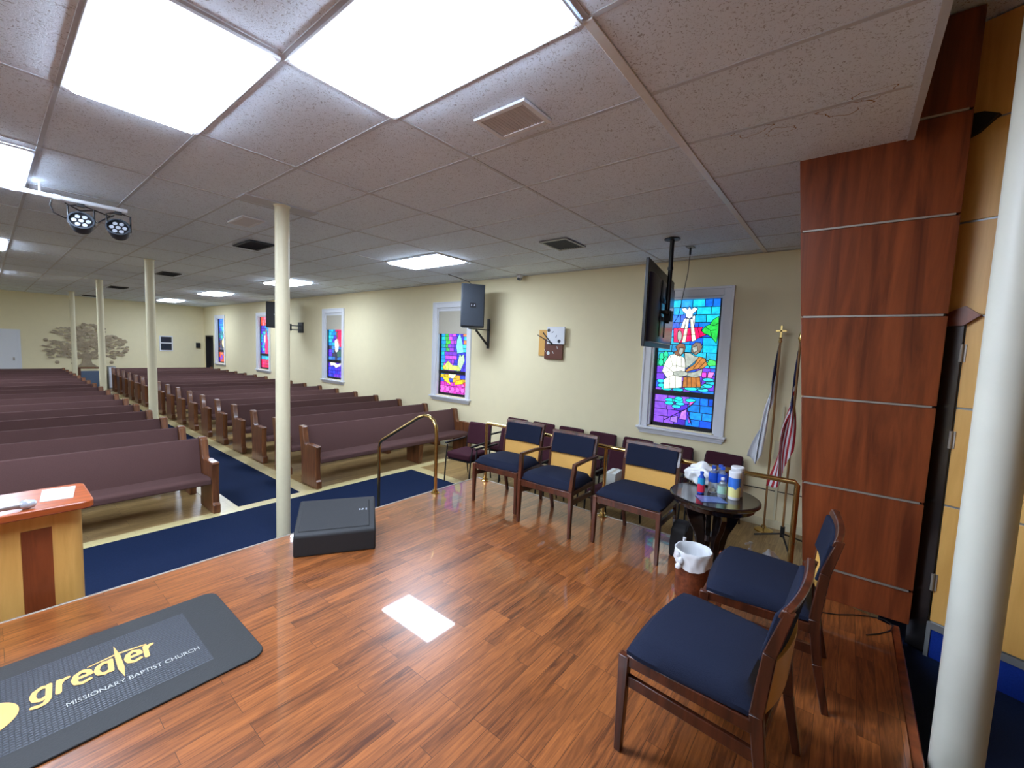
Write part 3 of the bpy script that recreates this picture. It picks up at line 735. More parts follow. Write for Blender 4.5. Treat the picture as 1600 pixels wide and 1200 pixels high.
# ------------------------------------------------------------------ lectern in front of the stage
r = thing('lectern', 'maple lectern with a mahogany stripe and top, beyond the stage edge at the left', 'lectern', (-.03, 3.72, 0))
q = MB(); pts = []
x0, x1, y0, y1, rc = -.37, .37, -.13, .21, .11
for cx, cy, a0 in ((x1-rc,y0+rc,-90),(x1-rc,y1-rc,0),(x0+rc,y1-rc,90),(x0+rc,y0+rc,180)):
    for k in range(7): a = math.radians(a0+15*k); pts.append((cx+rc*math.cos(a), cy+rc*math.sin(a)))
q.prism(pts, 'z', .012, .985); q.build('body', 'maple', r, smooth=True)
q = MB(); q.box(.115, .235, -.1335, -.128, .03, .905); q.build('stripe', 'mahog', r)
def rr(x0,x1,y0,y1,rc,n=6):
    o = []
    for cx, cy, a0 in ((x1-rc,y0+rc,-90),(x1-rc,y1-rc,0),(x0+rc,y1-rc,90),(x0+rc,y0+rc,180)):
        for k in range(n+1): a = math.radians(a0+90*k/n); o.append((cx+rc*math.cos(a), cy+rc*math.sin(a)))
    return o
q = MB(); q.prism(rr(-.41,.41,-.22,.25,.05), 'z', 1.0, 1.045); q.prism(rr(-.36,.36,-.16,.21,.05), 'z', .985, 1.0)
q.build('top', wood('lectern_top_wood', srgb(140,62,28), srgb(184,92,44), 'x', .3), r, bevel=.008)
o = MB().hexa([(.165,3.64,1.046),(.30,3.62,1.046),(.335,3.88,1.046),(.19,3.90,1.046)], [(.165,3.64,1.052),(.30,3.62,1.052),(.335,3.88,1.052),(.19,3.90,1.052)]).build('paper_sheets', 'paper', None)
tag(o, 'small stack of white paper sheets on the lectern top', 'paper')
r = thing('microphone', 'silver-headed microphone lying on the lectern top', 'microphone', (.085, 3.555, 1.0725), math.radians(4))
q = MB(); q.lathe([(.012,-.22),(.015,-.05),(.018,0.0)], n=16, axis='x'); q.build('handle', simple('silver_grey_mic', srgb(168,160,158), .3, .6), r, smooth=True)
q = MB(); q.lathe([(.017,0),(.026,.01),(.027,.035),(.02,.058),(.006,.066)], n=16, axis='x'); q.build('mesh_head', 'lens', r, smooth=True)
# ------------------------------------------------------------------ rubber mat with the lettering
r = thing('floor_mat', 'black rubber mat with gold lettering on the stage floor at the lower left', 'mat', (0,0,ST))
q = MB(); q.prism(rr(-1.02,.828,2.17,2.955,.06), 'z', .0, .011); q.build('border', 'rubber', r, bevel=.004)
q = MB(); nx, ny = 92, 34
for a in range(nx):
    for b in range(ny):
        x = -.80+1.44*(a+.5)/nx; y = 2.30+.53*(b+.5)/ny; e = .0072; h_ = .0125
        if x < -.75: pass
        q.add([(x-e,y-.005,.0112),(x+e,y-.005,.0112),(x+e,y+.005,.0112),(x-e,y+.005,.0112),(x-e*.6,y-.002,h_),(x+e*.6,y-.002,h_),(x+e*.6,y+.002,h_),(x-e*.6,y+.002,h_)], [(4,5,6,7),(0,1,5,4),(1,2,6,5),(2,3,7,6),(3,0,4,7)])
q.build('ribbed_centre', simple('ribbed_rubber', srgb(46,50,60), .45, noise=.15), r)
def text(body, name, mat, parent, x, y, z, width, size, bold=0.0, ext=.0004, rot=(0,0,0), shear=0, sy=1):
    cu = bpy.data.curves.new(name, 'FONT'); cu.body = body; cu.size = size; cu.extrude = ext; cu.offset = bold; cu.shear = shear
    t = bpy.data.objects.new(name, cu); C.objects.link(t); bpy.context.view_layer.update()
    me = bpy.data.meshes.new_from_object(t.evaluated_get(bpy.context.evaluated_depsgraph_get()))
    bpy.data.objects.remove(t); xs = [v.co.x for v in me.vertices]; s_ = width/(max(xs)-min(xs)); mn = min(xs)
    for v in me.vertices: v.co.x = (v.co.x-mn)*s_; v.co.y *= s_*sy
    me.materials.clear(); me.materials.append(MT[mat])
    o = bpy.data.objects.new(name, me); C.objects.link(o); o.parent = parent; o.location = (x, y, z); o.rotation_euler = rot; return o
zt_ = .0135
def strokes(name, mat, parent, letters, x, y, sx, sy, w, z, slant=.12):
    """heavy rounded letters drawn as strokes in a unit cell (x-height 1)"""
    G_ = {'g': [[(.72,.88),(.42,1),(.12,.82),(.03,.5),(.14,.16),(.42,0),(.72,.14)],[(.75,1),(.75,-.12),(.62,-.36),(.36,-.42),(.08,-.34)]],
          'r': [[(.08,0),(.08,1)],[(.08,.62),(.22,.9),(.48,.98)]],
          'e': [[(.05,.52),(.86,.52),(.76,.84),(.46,1),(.16,.84),(.04,.5),(.16,.14),(.46,0),(.80,.10)]],
          'a': [[(.74,.86),(.42,1),(.12,.82),(.03,.5),(.14,.16),(.42,0),(.72,.14)],[(.76,1),(.76,0)]]}
    q = MB(); k = 0
    for ch, ox in letters:
        for line in G_[ch]:
            P_ = [(x+(ox+px+slant*py)*sx, y+py*sy) for px, py in line]
            for A, B in zip(P_, P_[1:]):
                k += 1; A, B = Vector((*A, z+.00002*k)), Vector((*B, z+.00002*k)); t_ = (B-A).normalized(); n_ = Vector((-t_.y, t_.x, 0))*w/2
                q.add([A-n_, B-n_, B+n_, A+n_], [(0,1,2,3)])
            for p in P_:
                k += 1; q.add([(p[0]+w/2*math.cos(c*.7854), p[1]+w/2*math.sin(c*.7854), z+.00002*k) for c in range(8)], [tuple(range(8))])
    return q.build(name, mat, parent)
strokes('lettering', 'gold', r, [('g',0),('r',1.12),('e',1.85),('a',2.98)], .062, 2.552, .066, .092, .020, zt_)
strokes('lettering', 'gold', r, [('e',0),('r',1.12)], .362, 2.552, .062, .092, .020, zt_)
q = MB()
q.add([(.330,2.545,zt_),(.3415,2.465,zt_),(.3525,2.545,zt_),(.354,2.66,zt_),(.3435,2.756,zt_),(.334,2.66,zt_)], [(0,1,2,3,4,5)])
q.add([(.240,2.655,zt_),(.338,2.668,zt_),(.338,2.680,zt_),(.240,2.662,zt_)], [(0,1,2,3)]); q.add([(.35,2.668,zt_),(.452,2.655,zt_),(.452,2.663,zt_),(.35,2.681,zt_)], [(0,1,2,3)])
q.build('cross_emblem', 'gold', r)
text('MISSIONARY BAPTIST CHURCH', 'lettering', 'silverp', r, .155, 2.425, zt_, .46, .03, 0, sy=1.25)
q = MB(); q.lathe([(.045,0),(.115,0),(.115,.001),(.045,.001),(.045,0)], (-.085,2.56,zt_-.0008), 48, cap=False); q.build('round_emblem', 'gold', r)
# ------------------------------------------------------------------ round table with its things
TX, TY = 3.13, .665
TT = ST+.62
r = thing('round_table', 'round black side table holding bottles beside the chairs', 'table', (TX, TY, ST)); r.scale = (.93,.93,1)
q = MB(); q.lathe([(.265,.555),(.275,.56),(.275,.585),(.30,.592),(.31,.602),(.308,.614),(.298,.62),(.29,.619)], n=64); q.build('tabletop', 'espresso', r, smooth=True)
for k, a in enumerate((35, 125, 215, 305)):
    a = math.radians(a); c_, s_ = math.cos(a), math.sin(a); q = MB()
    prof = [(.19,.556),(.20,.50),(.17,.42),(.12,.34),(.10,.25),(.11,.15),(.15,.06),(.17,0)]
    inn = [(.06,.556),(.06,.50),(.055,.42),(.05,.34),(.045,.25),(.05,.15),(.085,.06),(.11,0)]
    q.prism(prof+inn[::-1], 'y', -.02, .02)
    q.v = [(x*c_-y*s_, x*s_+y*c_, z) for x, y, z in q.v]; q.build('leg', 'espresso', r, bevel=.004)
q = MB(); q.lathe([(.06,.30),(.06,.34)], n=24); q.build('hub', 'espresso', r)
def bottle(label, x, y, z, R_, H_, mats, cap, lab=(.2,.6), neck=.35):
    r = thing('bottle', label, 'bottle', (x, y, z))
    q = MB(); q.lathe([(R_*.9,0),(R_,.008),(R_,H_*.62),(R_*.85,H_*.72),(R_*neck,H_*.84),(R_*neck,H_*.9)], n=20); q.build('body', mats[0], r, smooth=True)
    q = MB(); q.lathe([(R_*neck*1.15,H_*.9),(R_*neck*1.15,H_)], n=16); q.build('cap', cap, r, smooth=True)
    q = MB(); q.lathe([(R_*1.02,H_*lab[0]),(R_*1.02,H_*lab[1])], n=20, cap=False); q.build('label', mats[1], r, smooth=True)
    return r
def twotone(name, a, b, zc):
    m, nt, bb = newmat(name); tc = N(nt, 'ShaderNodeTexCoord'); sp = N(nt, 'ShaderNodeSeparateXYZ'); gt = N(nt, 'ShaderNodeMath', operation='GREATER_THAN'); gt.inputs[1].default_value = zc
    nt.links.new(tc.outputs['Object'], sp.inputs[0]); nz = N(nt, 'ShaderNodeTexNoise'); nz.inputs['Scale'].default_value = 40
    nt.links.new(tc.outputs['Object'], nz.inputs[0]); ad = N(nt, 'ShaderNodeMath', operation='MULTIPLY_ADD'); ad.inputs[1].default_value = .05
    nt.links.new(nz.outputs['Fac'], ad.inputs[0]); nt.links.new(sp.outputs[2], ad.inputs[2]); nt.links.new(ad.outputs[0], gt.inputs[0])
    mx = N(nt, 'ShaderNodeMix', data_type='RGBA'); mx.inputs[6].default_value = a; mx.inputs[7].default_value = b
    nt.links.new(gt.outputs[0], mx.inputs[0]); nt.links.new(mx.outputs[2], bb.inputs['Base Color']); bb.inputs['Roughness'].default_value = .35; return m
bottle('small bottle with a red and blue label at the left of the table group', 3.10, .745, TT, .024, .155, ['skyblue', twotone('red_blue_label', srgb(214,40,70), srgb(40,150,200), .09)], 'skyblue', (.08,.72), .45)
bottle('clear bottle with a pale green label in front of the blue-wrapped pack', 3.12, .615, TT, .028, .135, ['clear', 'green'], 'white', (.2,.6))
r = thing('canister', 'tall white wipes canister with blue and yellow label, at the front right of the table', 'canister', (3.14, .545, TT))
q = MB(); q.lathe([(.036,0),(.038,.006),(.038,.165)], n=28); q.build('body', 'white', r, smooth=True)
q = MB(); q.lathe([(.0385,.02),(.0385,.15)], n=28, cap=False); q.build('label', twotone('yellow_blue_label', srgb(228,222,150), srgb(60,120,215), .11), r, smooth=True)
q = MB(); q.lathe([(.039,.165),(.039,.187),(.034,.192)], n=28); q.build('lid', 'white', r, smooth=True)
r = thing('canister', 'second pale canister behind the blue and yellow one on the table', 'canister', (3.232, .548, TT))
q = MB(); q.lathe([(.04,0),(.041,.006),(.041,.18)], n=28); q.build('body', simple('pale_blue_plastic', srgb(190,200,220), .4), r, smooth=True)
q = MB(); q.lathe([(.043,.18),(.043,.2),(.038,.205)], n=28); q.build('lid', 'white', r, smooth=True)
wb = None
for k, (x, y) in enumerate([(3.19,.69),(3.25,.66),(3.20,.635)]):
    if wb is None:
        wb = bottle('', x, y, TT, .031, .19, ['clear', 'skyblue'], 'skyblue', (.4,.75), .42)
    else: wb = dup(wb, '', (x, y, TT))
    wb['label'] = ['clear water bottle with a blue label, leftmost of the three on the table', 'clear water bottle with a blue label, rearmost of the three on the table', 'clear water bottle with a blue label, front one of the three beside the canisters'][k]; wb['group'] = 'water bottles on the round table'
def lumpy(name, label, cat, loc, R_, mat, seed, knot=True):
    rnd = random.Random(seed); b = bmesh.new(); bmesh.ops.create_icosphere(b, subdivisions=4, radius=1)
    ph = [Vector((rnd.uniform(-1,1), rnd.uniform(-1,1), rnd.uniform(-1,1))) for _ in range(14)]
    for v in b.verts:
        d = v.co.normalized(); k = 1+sum(.035*math.sin(9*d.dot(p)+i_*2) for i_, p in enumerate(ph))
        v.co = Vector((d.x*R_[0]*k, d.y*R_[1]*k, max(d.z, -.72)*R_[2]*k+R_[2]*.72))
        if knot and d.z > .9: v.co.z += (d.z-.9)*R_[2]*4
    me = bpy.data.meshes.new(name); zmin = min(v.co.z for v in b.verts)
    for v in b.verts: v.co.z -= zmin
    b.to_mesh(me); b.free(); me.materials.append(MT[mat])
    for p in me.polygons: p.use_smooth = True
    o = bpy.data.objects.new(name, me); C.objects.link(o); o.location = loc; return tag(o, label, cat)
lumpy('plastic_bag', 'white knotted plastic bag at the back left of the round table', 'bag', (3.335, .80, TT+.001), (.065,.115,.075), 'bag', 4)
o = MB().hexa([(2.92,.69,TT),(3.01,.55,TT),(3.10,.62,TT),(3.02,.76,TT)], [(2.92,.69,TT+.002),(3.01,.55,TT+.002),(3.10,.62,TT+.003),(3.02,.76,TT+.004)]).build('disc_sleeve', simple('glossy_blue_film', srgb(110,130,190), .06, .3, noise=.5, nscale=25), None)
tag(o, 'shiny bluish plastic sleeve lying flat at the front of the round table', 'sleeve')
# bin
BX, BYY = 2.865, .66
BX, BYY = 2.845, .70
r = thing('waste_bin', 'brown woodgrain waste bin with a white liner in front of the round table', 'bin', (BX, BYY, ST)); r.scale = (.88,.88,1)
q = MB(); q.lathe([(.105,0),(.108,.005),(.125,.30),(.118,.30),(.10,.02),(.0,.02)], n=40, cap=False); q.lathe([(.105,0),(.001,0)], n=40, cap=False); q.build('bin_body', 'wicker', r, smooth=True)
q = MB()
def liner(u, v):
    a = 2*math.pi*u
    if v < .45: t = v/.45; R_ = .090+.022*t; z = .06+.25*t
    elif v < .6: t = (v-.45)/.15; R_ = .112+.022*t+.003*math.sin(7*a); z = .312+.012*math.sin(math.pi*t)
    else: t = (v-.6)/.4; R_ = .131+.0025*math.sin(9*a+4*t)+.0025*math.sin(17*a-5*t)*t; z = .312-.085*t*(1+.2*math.sin(2*a+1))
    return (R_*math.cos(a), R_*math.sin(a), z)
q.grid(liner, 64, 20); q.build('liner', 'bag', r, smooth=True)
q = MB(); 
for k, (x, y, z, R_) in enumerate([(-.13,.05,.27,.024),(-.145,.06,.235,.022),(-.12,.075,.30,.018)]): q.lathe([(R_*.2,-R_),(R_*.9,-R_*.5),(R_,0),(R_*.8,R_*.6),(R_*.2,R_)], (x,y,z), 12)
q.build('liner_knot', 'bag', r, smooth=True)
# bits on the stage floor behind the table
r = thing('pump_bottle', 'white pump bottle standing on the stage behind the second near chair', 'bottle', (3.44,.46,ST))
q = MB(); q.lathe([(.035,0),(.038,.008),(.038,.12),(.03,.145),(.012,.155),(.012,.175)], n=24); q.build('body', simple('milky_plastic', srgb(206,206,204), .3), r, smooth=True)
q = MB(); q.lathe([(.014,.175),(.014,.19),(.005,.195),(.005,.225),(.013,.228),(.013,.24)], n=16); q.bar((0,0,.234),(-.03,.03,.228),.012,.01,up_=(0,0,1)); q.build('pump_head', 'white', r, smooth=True)
lumpy('plastic_bag', 'small white twisted bag on the stage near the end post of the brass guard rail', 'bag', (3.43,.335,ST+.001), (.085,.085,.105), 'bag', 9)
r = thing('backpack', 'black bag standing on the stage behind the round table', 'bag', (3.43,1.0-.06,ST)); 
q = MB(); q.prism([(-.12,0),(.12,0),(.125,.12),(.10,.22),(.04,.26),(-.04,.26),(-.10,.22),(-.125,.12)], 'y', -.06, .06); q.build('bag_body', simple('black_nylon', srgb(22,20,22), .7, noise=.3), r, bevel=.02, seg=3)
q = MB(); q.tube([(-.08,-.06,.22),(-.07,-.075,.29),(0,-.08,.31),(.07,-.075,.29),(.08,-.06,.22)], .006, 8); q.build('strap', 'black', r, smooth=True)
bottle('clear drinking bottle with a pinkish label on the stage behind the waste bin', 3.22, .86, ST, .03, .22, ['clear', simple('pink_label', srgb(190,120,140), .5)], 'white', (.3,.6))
q = MB(); q.tube([(3.22,.02,ST+.004),(3.26,-.06,ST+.004),(3.33,-.14,ST+.004),(3.38,-.22,ST+.004),(3.40,-.29,ST+.004),(3.36,-.33,ST+.004),(3.28,-.31,ST+.004),(3.20,-.26,ST+.004),(3.13,-.20,ST+.004)], .0035, 8)
tag(q.build('cable', 'black', None, smooth=True), 'thin black cable looped on the stage at the foot of the mahogany panelling', 'cable')
# ------------------------------------------------------------------ burgundy chairs on the nave floor
def burg_chair(label):
    r = thing('stacking_armchair', label, 'chair', group='burgundy armchairs along the window wall')
    q = MB(); q.box(-.225,.225,-.22,.25,.36,.46); q.build('seat', 'burg', r, bevel=.03, seg=3)
    q = MB(); curved(q, .44, .05, .50, .85, -.24, -.30, .02, 8); q.build('backrest', 'burg', r, bevel=.03, seg=3)
    for s_ in (-1, 1):
        q = MB(); q.tube([(s_*.235,.27,0),(s_*.238,.24,.36),(s_*.242,.21,.56)], .011, 10); q.build('leg', 'black', r, smooth=True)
        q = MB(); q.tube([(s_*.23,-.30,0),(s_*.23,-.24,.36),(s_*.225,-.26,.62),(s_*.215,-.29,.80)], .011, 10); q.build('leg', 'black', r, smooth=True)
        q = MB(); q.bar((s_*.243,.25,.585),(s_*.243,-.22,.60),.035,.028,up_=(0,0,1)); q.build('armrest', 'black', r, bevel=.01)
    q = MB(); q.box(-.215,.215,-.2,.24,.34,.358); q.build('seat_frame', 'black', r)
    return r
bc = burg_chair('burgundy armchair standing alone at the left of its row, next to the front pew')
bc.location = (4.62,4.50,.0095); bc.rotation_euler = (0,0,math.radians(90+6))
for k, y in enumerate((3.88, 3.28, 2.68, 2.08)):
    dup(bc, 'burgundy armchair just beyond the guard rail, %s' % ('behind the leftmost navy chair', 'behind the gap left of the navy armchair', 'behind the middle navy armchair', 'nearest the white carton')[k], (4.62, y, 0), math.radians(90+(-2,1,3,-1)[k]))
ords = ['first','second','third','fourth','fifth','sixth','seventh']
for k, y in enumerate((4.46, 3.915, 3.37, 2.825, 2.28, 1.735, 1.17)):
    dup(bc, 'burgundy armchair backed against the window wall, %s from the pews towards the flags' % ords[k], (5.50, y, 0), math.radians(90+(0,-1,1,0,-1,1,-4)[k]))
r = thing('carton', 'small white carton on the burgundy chair seat behind the guard rail', 'box', (4.50,2.03,.462), math.radians(5))
MB().box(-.12,.12,-.06,.06,.0,.235).build('carton_body', 'paper', r, bevel=.004); MB().box(-.122,.122,-.015,.015,.235,.237).build('tape', 'shade', r)
# ------------------------------------------------------------------ pews
def pew(x0, x1):
    r = thing('pew', '', 'pew'); r.location = (0,0,0); L = x1-x0
    out = [(0,0),(.46,0),(.47,.10),(.45,.12),(.47,.45),(.54,.80),(.545,.815),(.53,.83),(.44,.83),(.42,.81),(.38,.62),(.36,.585),(.30,.575),(.29,.60),(.24,.605),(.20,.60),(.03,.60),(.015,.585),(.03,.56),(.045,.30),(.03,.12),(0,.10)]
    for a in (x0, x1-.075):
        q = MB(); q.prism(out, 'x', a, a+.075); q.build('end_panel', 'pewwood', r, bevel=.008)
    q = MB(); q.prism([(.0+.03,.345),(.48,.315),(.48,.36),(.46,.405),(.07,.43),(.035,.41)], 'x', x0+.076, x1-.076); q.build('seat', 'pewfab', r, bevel=.015, seg=3)
    q = MB(); q.prism([(.40,.40),(.455,.40),(.535,.805),(.525,.812),(.485,.812),(.475,.80)], 'x', x0+.076, x1-.076); q.build('backrest', 'pewfab', r, bevel=.008)
    c = (x0+x1)/2; q = MB(); q.prism([(.10,0),(.42,0),(.44,.32),(.06,.34)], 'x', c-.04+ (0.35 if L < 3.5 else 0), c+.04+(0.35 if L < 3.5 else 0)); q.build('support', 'pewwood', r, bevel=.005)
    return r
PITCH = .905; PY = 5.62
O18 = ['first','second','third','fourth','fifth','sixth','seventh','eighth','ninth','tenth','eleventh','twelfth','thirteenth','fourteenth','fifteenth','sixteenth','seventeenth']
pr = pew(2.80, 5.86); pl = pew(-2.9, 1.66)
for side, base, gname in (('right', pr, 'pews on the window side of the aisle'), ('left', pl, 'pews on the left side of the aisle')):
    for k in range(17):
        lab = '%s plum-brown pew from the stage in the block %s' % (O18[k], 'right of the aisle' if side == 'right' else 'left of the aisle')
        if k == 0: o = base; o['label'] = lab
        else: o = dup(base, lab)
        o['group'] = gname; o.location = (0, PY+PITCH*k, .0085)
# ------------------------------------------------------------------ wall speakers, screen, clock, camera
def wspeaker(label, x, y, z0, z1, w, rz, cab='darkgrey'):
    h = z1-z0; r = thing('wall_speaker', label, 'speaker', (x, y, z0), rz)
    q = MB(); q.prism([(-w/2,-.16),(-w/2+.08,.17),(w/2-.08,.17),(w/2,-.16)], 'z', 0, h); q.build('cabinet', cab, r, bevel=.012)
    q = MB(); q.box(-w/2+.02, w/2-.02, -.175, -.161, .02, h-.02); g_ = q.build('grille', cab, r, bevel=.004)
    q = MB(); q.box(-.05,.05,-.179,-.175,h*.46,h*.46+.075); b_ = q.build('badge', 'black', g_)
    q = MB(); q.add([(.01,-.1795,h*.46+.02),(.035,-.1795,h*.46+.03),(.03,-.1795,h*.46+.06),(.02,-.1795,h*.46+.05)], [(0,1,2,3)]); q.add([(-.035,-.1795,h*.46+.02),(-.02,-.1795,h*.46+.02),(-.02,-.1795,h*.46+.055),(-.035,-.1795,h*.46+.055)], [(0,1,2,3)]); q.build('emblem', 'lens', g_)
    return r
s1 = wspeaker('charcoal loudspeaker bracketed on the wall beside the second stained-glass window', 5.40, 5.30, W(.36), W(1.10), .42, math.radians(-35))
q = MB(); q.bar((5.42,5.35,W(.345)), (WX-.005,5.36,W(.345)), .05, .02, up_=(0,0,1)); q.bar((5.60,5.36,W(.33)), (WX-.02,5.36,W(.06)), .04, .02, up_=(0,1,0)); q.box(WX-.02,WX,5.33,5.39,W(.0),W(.55))
tag(q.build('speaker_bracket', 'black', None, bevel=.003), 'black angled wall bracket carrying the loudspeaker by the second window', 'bracket')
q = MB(); q.tube([(5.2,5.7,CE-.005),(5.3,5.55,CE-.06),(5.42,5.38,W(1.16)),(5.44,5.33,W(1.101))], .006, 8); tag(q.build('cable', 'black', None, smooth=True), 'black cable running from the ceiling to the charcoal wall loudspeaker', 'cable')
wspeaker('black loudspeaker half hidden behind the nearest nave column, beside the fourth window', 5.35, 13.2, W(.36), W(1.10), .48, math.radians(-25), 'black')
q = MB(); q.bar((5.66,13.05,W(.45)),(WX-.02,12.9,W(.45)),.04,.03,up_=(0,0,1)); q.bar((5.66,13.05,W(.33)),(WX-.02,12.9,W(.33)),.04,.03,up_=(0,0,1)); q.box(WX-.03,WX,12.75,13.05,W(.25),W(.56)); q.bar((5.7,13.05,W(.3)),(5.7,13.05,W(.5)),.05,.05)
tag(q.build('speaker_bracket', 'black', None), 'black articulated wall bracket right of the nearest nave column', 'bracket')
# ceiling-hung screen, seen from behind
p0, p1 = Vector((4.06,1.60,0)), Vector((5.62,1.86,0)); c_ = (p0+p1)/2; an = math.atan2(p1.y-p0.y, p1.x-p0.x); L = (p1-p0).length
r = thing('television', 'large flat screen hung from the ceiling by a black pole, seen nearly edge-on from behind', 'television', (c_.x, c_.y, W(.085)), an)
H_ = .86
q = MB(); q.box(-L/2, L/2, -.0, .03, 0, H_); q.build('bezel', 'black', r, bevel=.004)
q = MB(); q.box(-L/2+.012, L/2-.012, .0301, .033, .015, H_-.012); q.build('screen', 'glassdark', r)
q = MB(); q.hexa([(-L/2+.10,-.0,.08),(L/2-.10,-.0,.08),(L/2-.10,-.001,.6),(-L/2+.1,-.001,.6)], [(-L/2+.10,0,.6),(L/2-.1,0,.6),(L/2-.1,0,.61),(-L/2+.1,0,.61)]) if False else q.prism([(-L/2+.06,0),(L/2-.06,0),(L/2-.12,-.03),(-L/2+.12,-.03)], 'z', .05, H_-.12); q.build('rear_housing', 'tvback', r, bevel=.006)
q = MB(); q.box(-.24,-.21,-.038,-.031,.12,.70); q.box(.06,.09,-.038,-.031,.12,.70); q.box(-.28,.14,-.046,-.038,.50,.54); q.box(-.28,.14,-.046,-.038,.30,.34); q.build('mount_plate', 'black', r, bevel=.002)
r = thing('ceiling_mount', 'black ceiling pole and bracket arm carrying the flat screen', 'bracket', (4.80,1.645,0))
q = MB(); q.lathe([(.085,CE-.006),(.085,CE-.016),(.024,CE-.02),(.024,W(.36))], n=20); q.build('pole', 'black', r, smooth=True)
q = MB(); q.lathe([(.03,W(.95)),(.03,W(.98))], n=20); q.build('collar', 'black', r, smooth=True)
q = MB(); q.bar((0,-.01,W(.46)),(-.14,.005,W(.48)),.05,.03,up_=(0,0,1)); q.box(-.04,.04,-.05,.025,W(.38),W(.5)); q.build('bracket_arm', 'black', r, bevel=.004)
r = thing('ceiling_box', 'small plate in the ceiling with a thin wire dropping towards the flat screen', 'plate', (5.25,1.58,CE-.005))
MB().box(-.06,.06,-.04,.04,-.008,0).build('plate', 'wtrim', r)
q = MB(); q.tube([(0,0,-.008),(0,0,-.09)], .012, 8); q.tube([(0,0,-.08),(.0,.01,-.3),(-.03,.03,-.5),(-.06,.04,-.64),(-.1,.05,-.80),(-.16,.08,-.9)], .004, 6); q.build('wire', 'black', r, smooth=True)
# clock of three overlapping squares
r = thing('wall_clock', 'wall clock made of overlapping tan, white and brown squares with black hands', 'clock', (WX,0,0))
def sq(name, y0, y1, z0, z1, d0, d1, mat):
    q = MB(); q.box(-d1,-d0,y0,y1,W(z0),W(z1)); return q.build(name, mat, r, bevel=.004)
sq('tan_square', 3.86, 4.18, -.085, .35, .0, .022, 'maplechair')
sq('brown_square', 3.69, 4.045, -.135, .20, .022, .045, simple('walnut_brown', srgb(100,52,34), .5)); sq('white_square', 3.645, 3.985, .115, .40, .046, .075, 'white')
cy, cz = 3.885, W(.125)
q = MB()
def hand(y, z, w): q.bar((-.082,cy,cz),(-.082,y,z),w,.003,up_=(1,0,0))
hand(4.17, W(.265), .014); hand(4.06, W(.305), .02); q.lathe([(.02,-.08),(.02,-.074)], (0,cy,cz), 16, axis='x'); q.build('hands', 'black', r)
q = MB()
for y, z in ((3.95,.34),(3.74,.165)): q.lathe([(.028,-.079),(.028,-.0752)], (0,y,W(z)), 20, axis='x')
for y, z, a in ((3.87,.31,.5),(3.80,.24,1.2)): q.bar((-.077,y+.02*math.cos(a),W(z)-.02*math.sin(a)),(-.077,y-.02*math.cos(a),W(z)+.025*math.sin(a)),.008,.003,up_=(1,0,0))
q.build('hour_marks', 'grille', r)
q = MB(); q.lathe([(.03,-.048),(.03,-.0452)], (0,3.965,W(-.035)), 20, axis='x')
for y, z in ((4.03,-.0),(3.87,-.02),(3.79,.06)): q.bar((-.047,y+.01,W(z)+.02),(-.047,y-.01,W(z)-.02),.007,.003,up_=(1,0,0))
q.build('hour_marks', 'paper', r)
r = thing('security_camera', 'small round white security camera where ceiling meets wall, above the clock', 'camera', (5.84,4.58,CE-.006))
q = MB(); q.lathe([(.06,0),(.06,-.02),(.05,-.035),(.045,-.05)], n=24); q.build('base', 'white', r, smooth=True)
q = MB(); q.lathe([(.044,-.05),(.04,-.07),(.025,-.088),(.004,-.095)], n=24); q.build('dome', 'wtrim', r, smooth=True)
q = MB(); q.lathe([(.022,-.05),(.022,-.042)], (-.0,-.0,-.068), 16, axis='x'); q.build('lens', 'black', r, smooth=True)
# ------------------------------------------------------------------ light bar with two lamps
q = MB(); q.tube([(-2.5,5.62,W(1.19)),(.92,5.62,W(1.19))], .02, 14)
for x in (-1.6, .35): q.tube([(x,5.62,W(1.20)),(x,5.62,CE-.006)], .008, 8)
for x in (.2,.45): q.lathe([(.026,-.02),(.026,.02)], (x,5.62,W(1.19)), 14, axis='x')
tag(q.build('light_bar', 'white', None, smooth=True), 'white pipe hung under the ceiling at the left, carrying two stage lamps', 'pipe')
def parcan(label, x, rz, flip):
    r = thing('stage_lamp', label, 'stage lamp', (x, 5.62, W(1.19)), rz)
    q = MB(); q.tube([(-.085,0,-.20),(-.085,0,-.05),(-.03,0,-.035),(.03,0,-.035),(.085,0,-.05),(.085,0,-.20)], .007, 8); q.box(-.025,.025,-.02,.02,-.045,-.018); q.build('yoke', 'black', r, smooth=True)
    h = bpy.data.objects.new('housing_axis', None)
    tilt = math.radians(-25)
    def rot(mb):
        out = []
        for x_, y_, z_ in mb.v: out.append((x_, y_*math.cos(tilt)-z_*math.sin(tilt), y_*math.sin(tilt)+z_*math.cos(tilt)-.20))
        mb.v = out; return mb
    q = MB(); q.lathe([(.04,.07),(.07,.05),(.085,-.02),(.09,-.07),(.078,-.07),(.076,-.045)], n=28, axis='y'); hs = rot(q).build('housing', 'darkgrey', r, smooth=True)
    q = MB(); q.lathe([(.077,-.052),(.077,-.046)], n=28, axis='y'); rot(q).build('face', 'black', hs)
    q = MB()
    for k in range(7):
        a = k*math.pi/3; R_ = 0 if k == 6 else .047; q.lathe([(.018,-.058),(.018,-.0525)], (R_*math.cos(a),0,R_*math.sin(a)), 12, axis='y')
    rot(q).build('lenses', 'lens', hs, smooth=True)
    return r
parcan('left one of two round multi-lens stage lamps under the white pipe', .60, math.radians(-8), 1)
parcan('right one of two round multi-lens stage lamps, at the end of the white pipe', .855, math.radians(-14), 1)
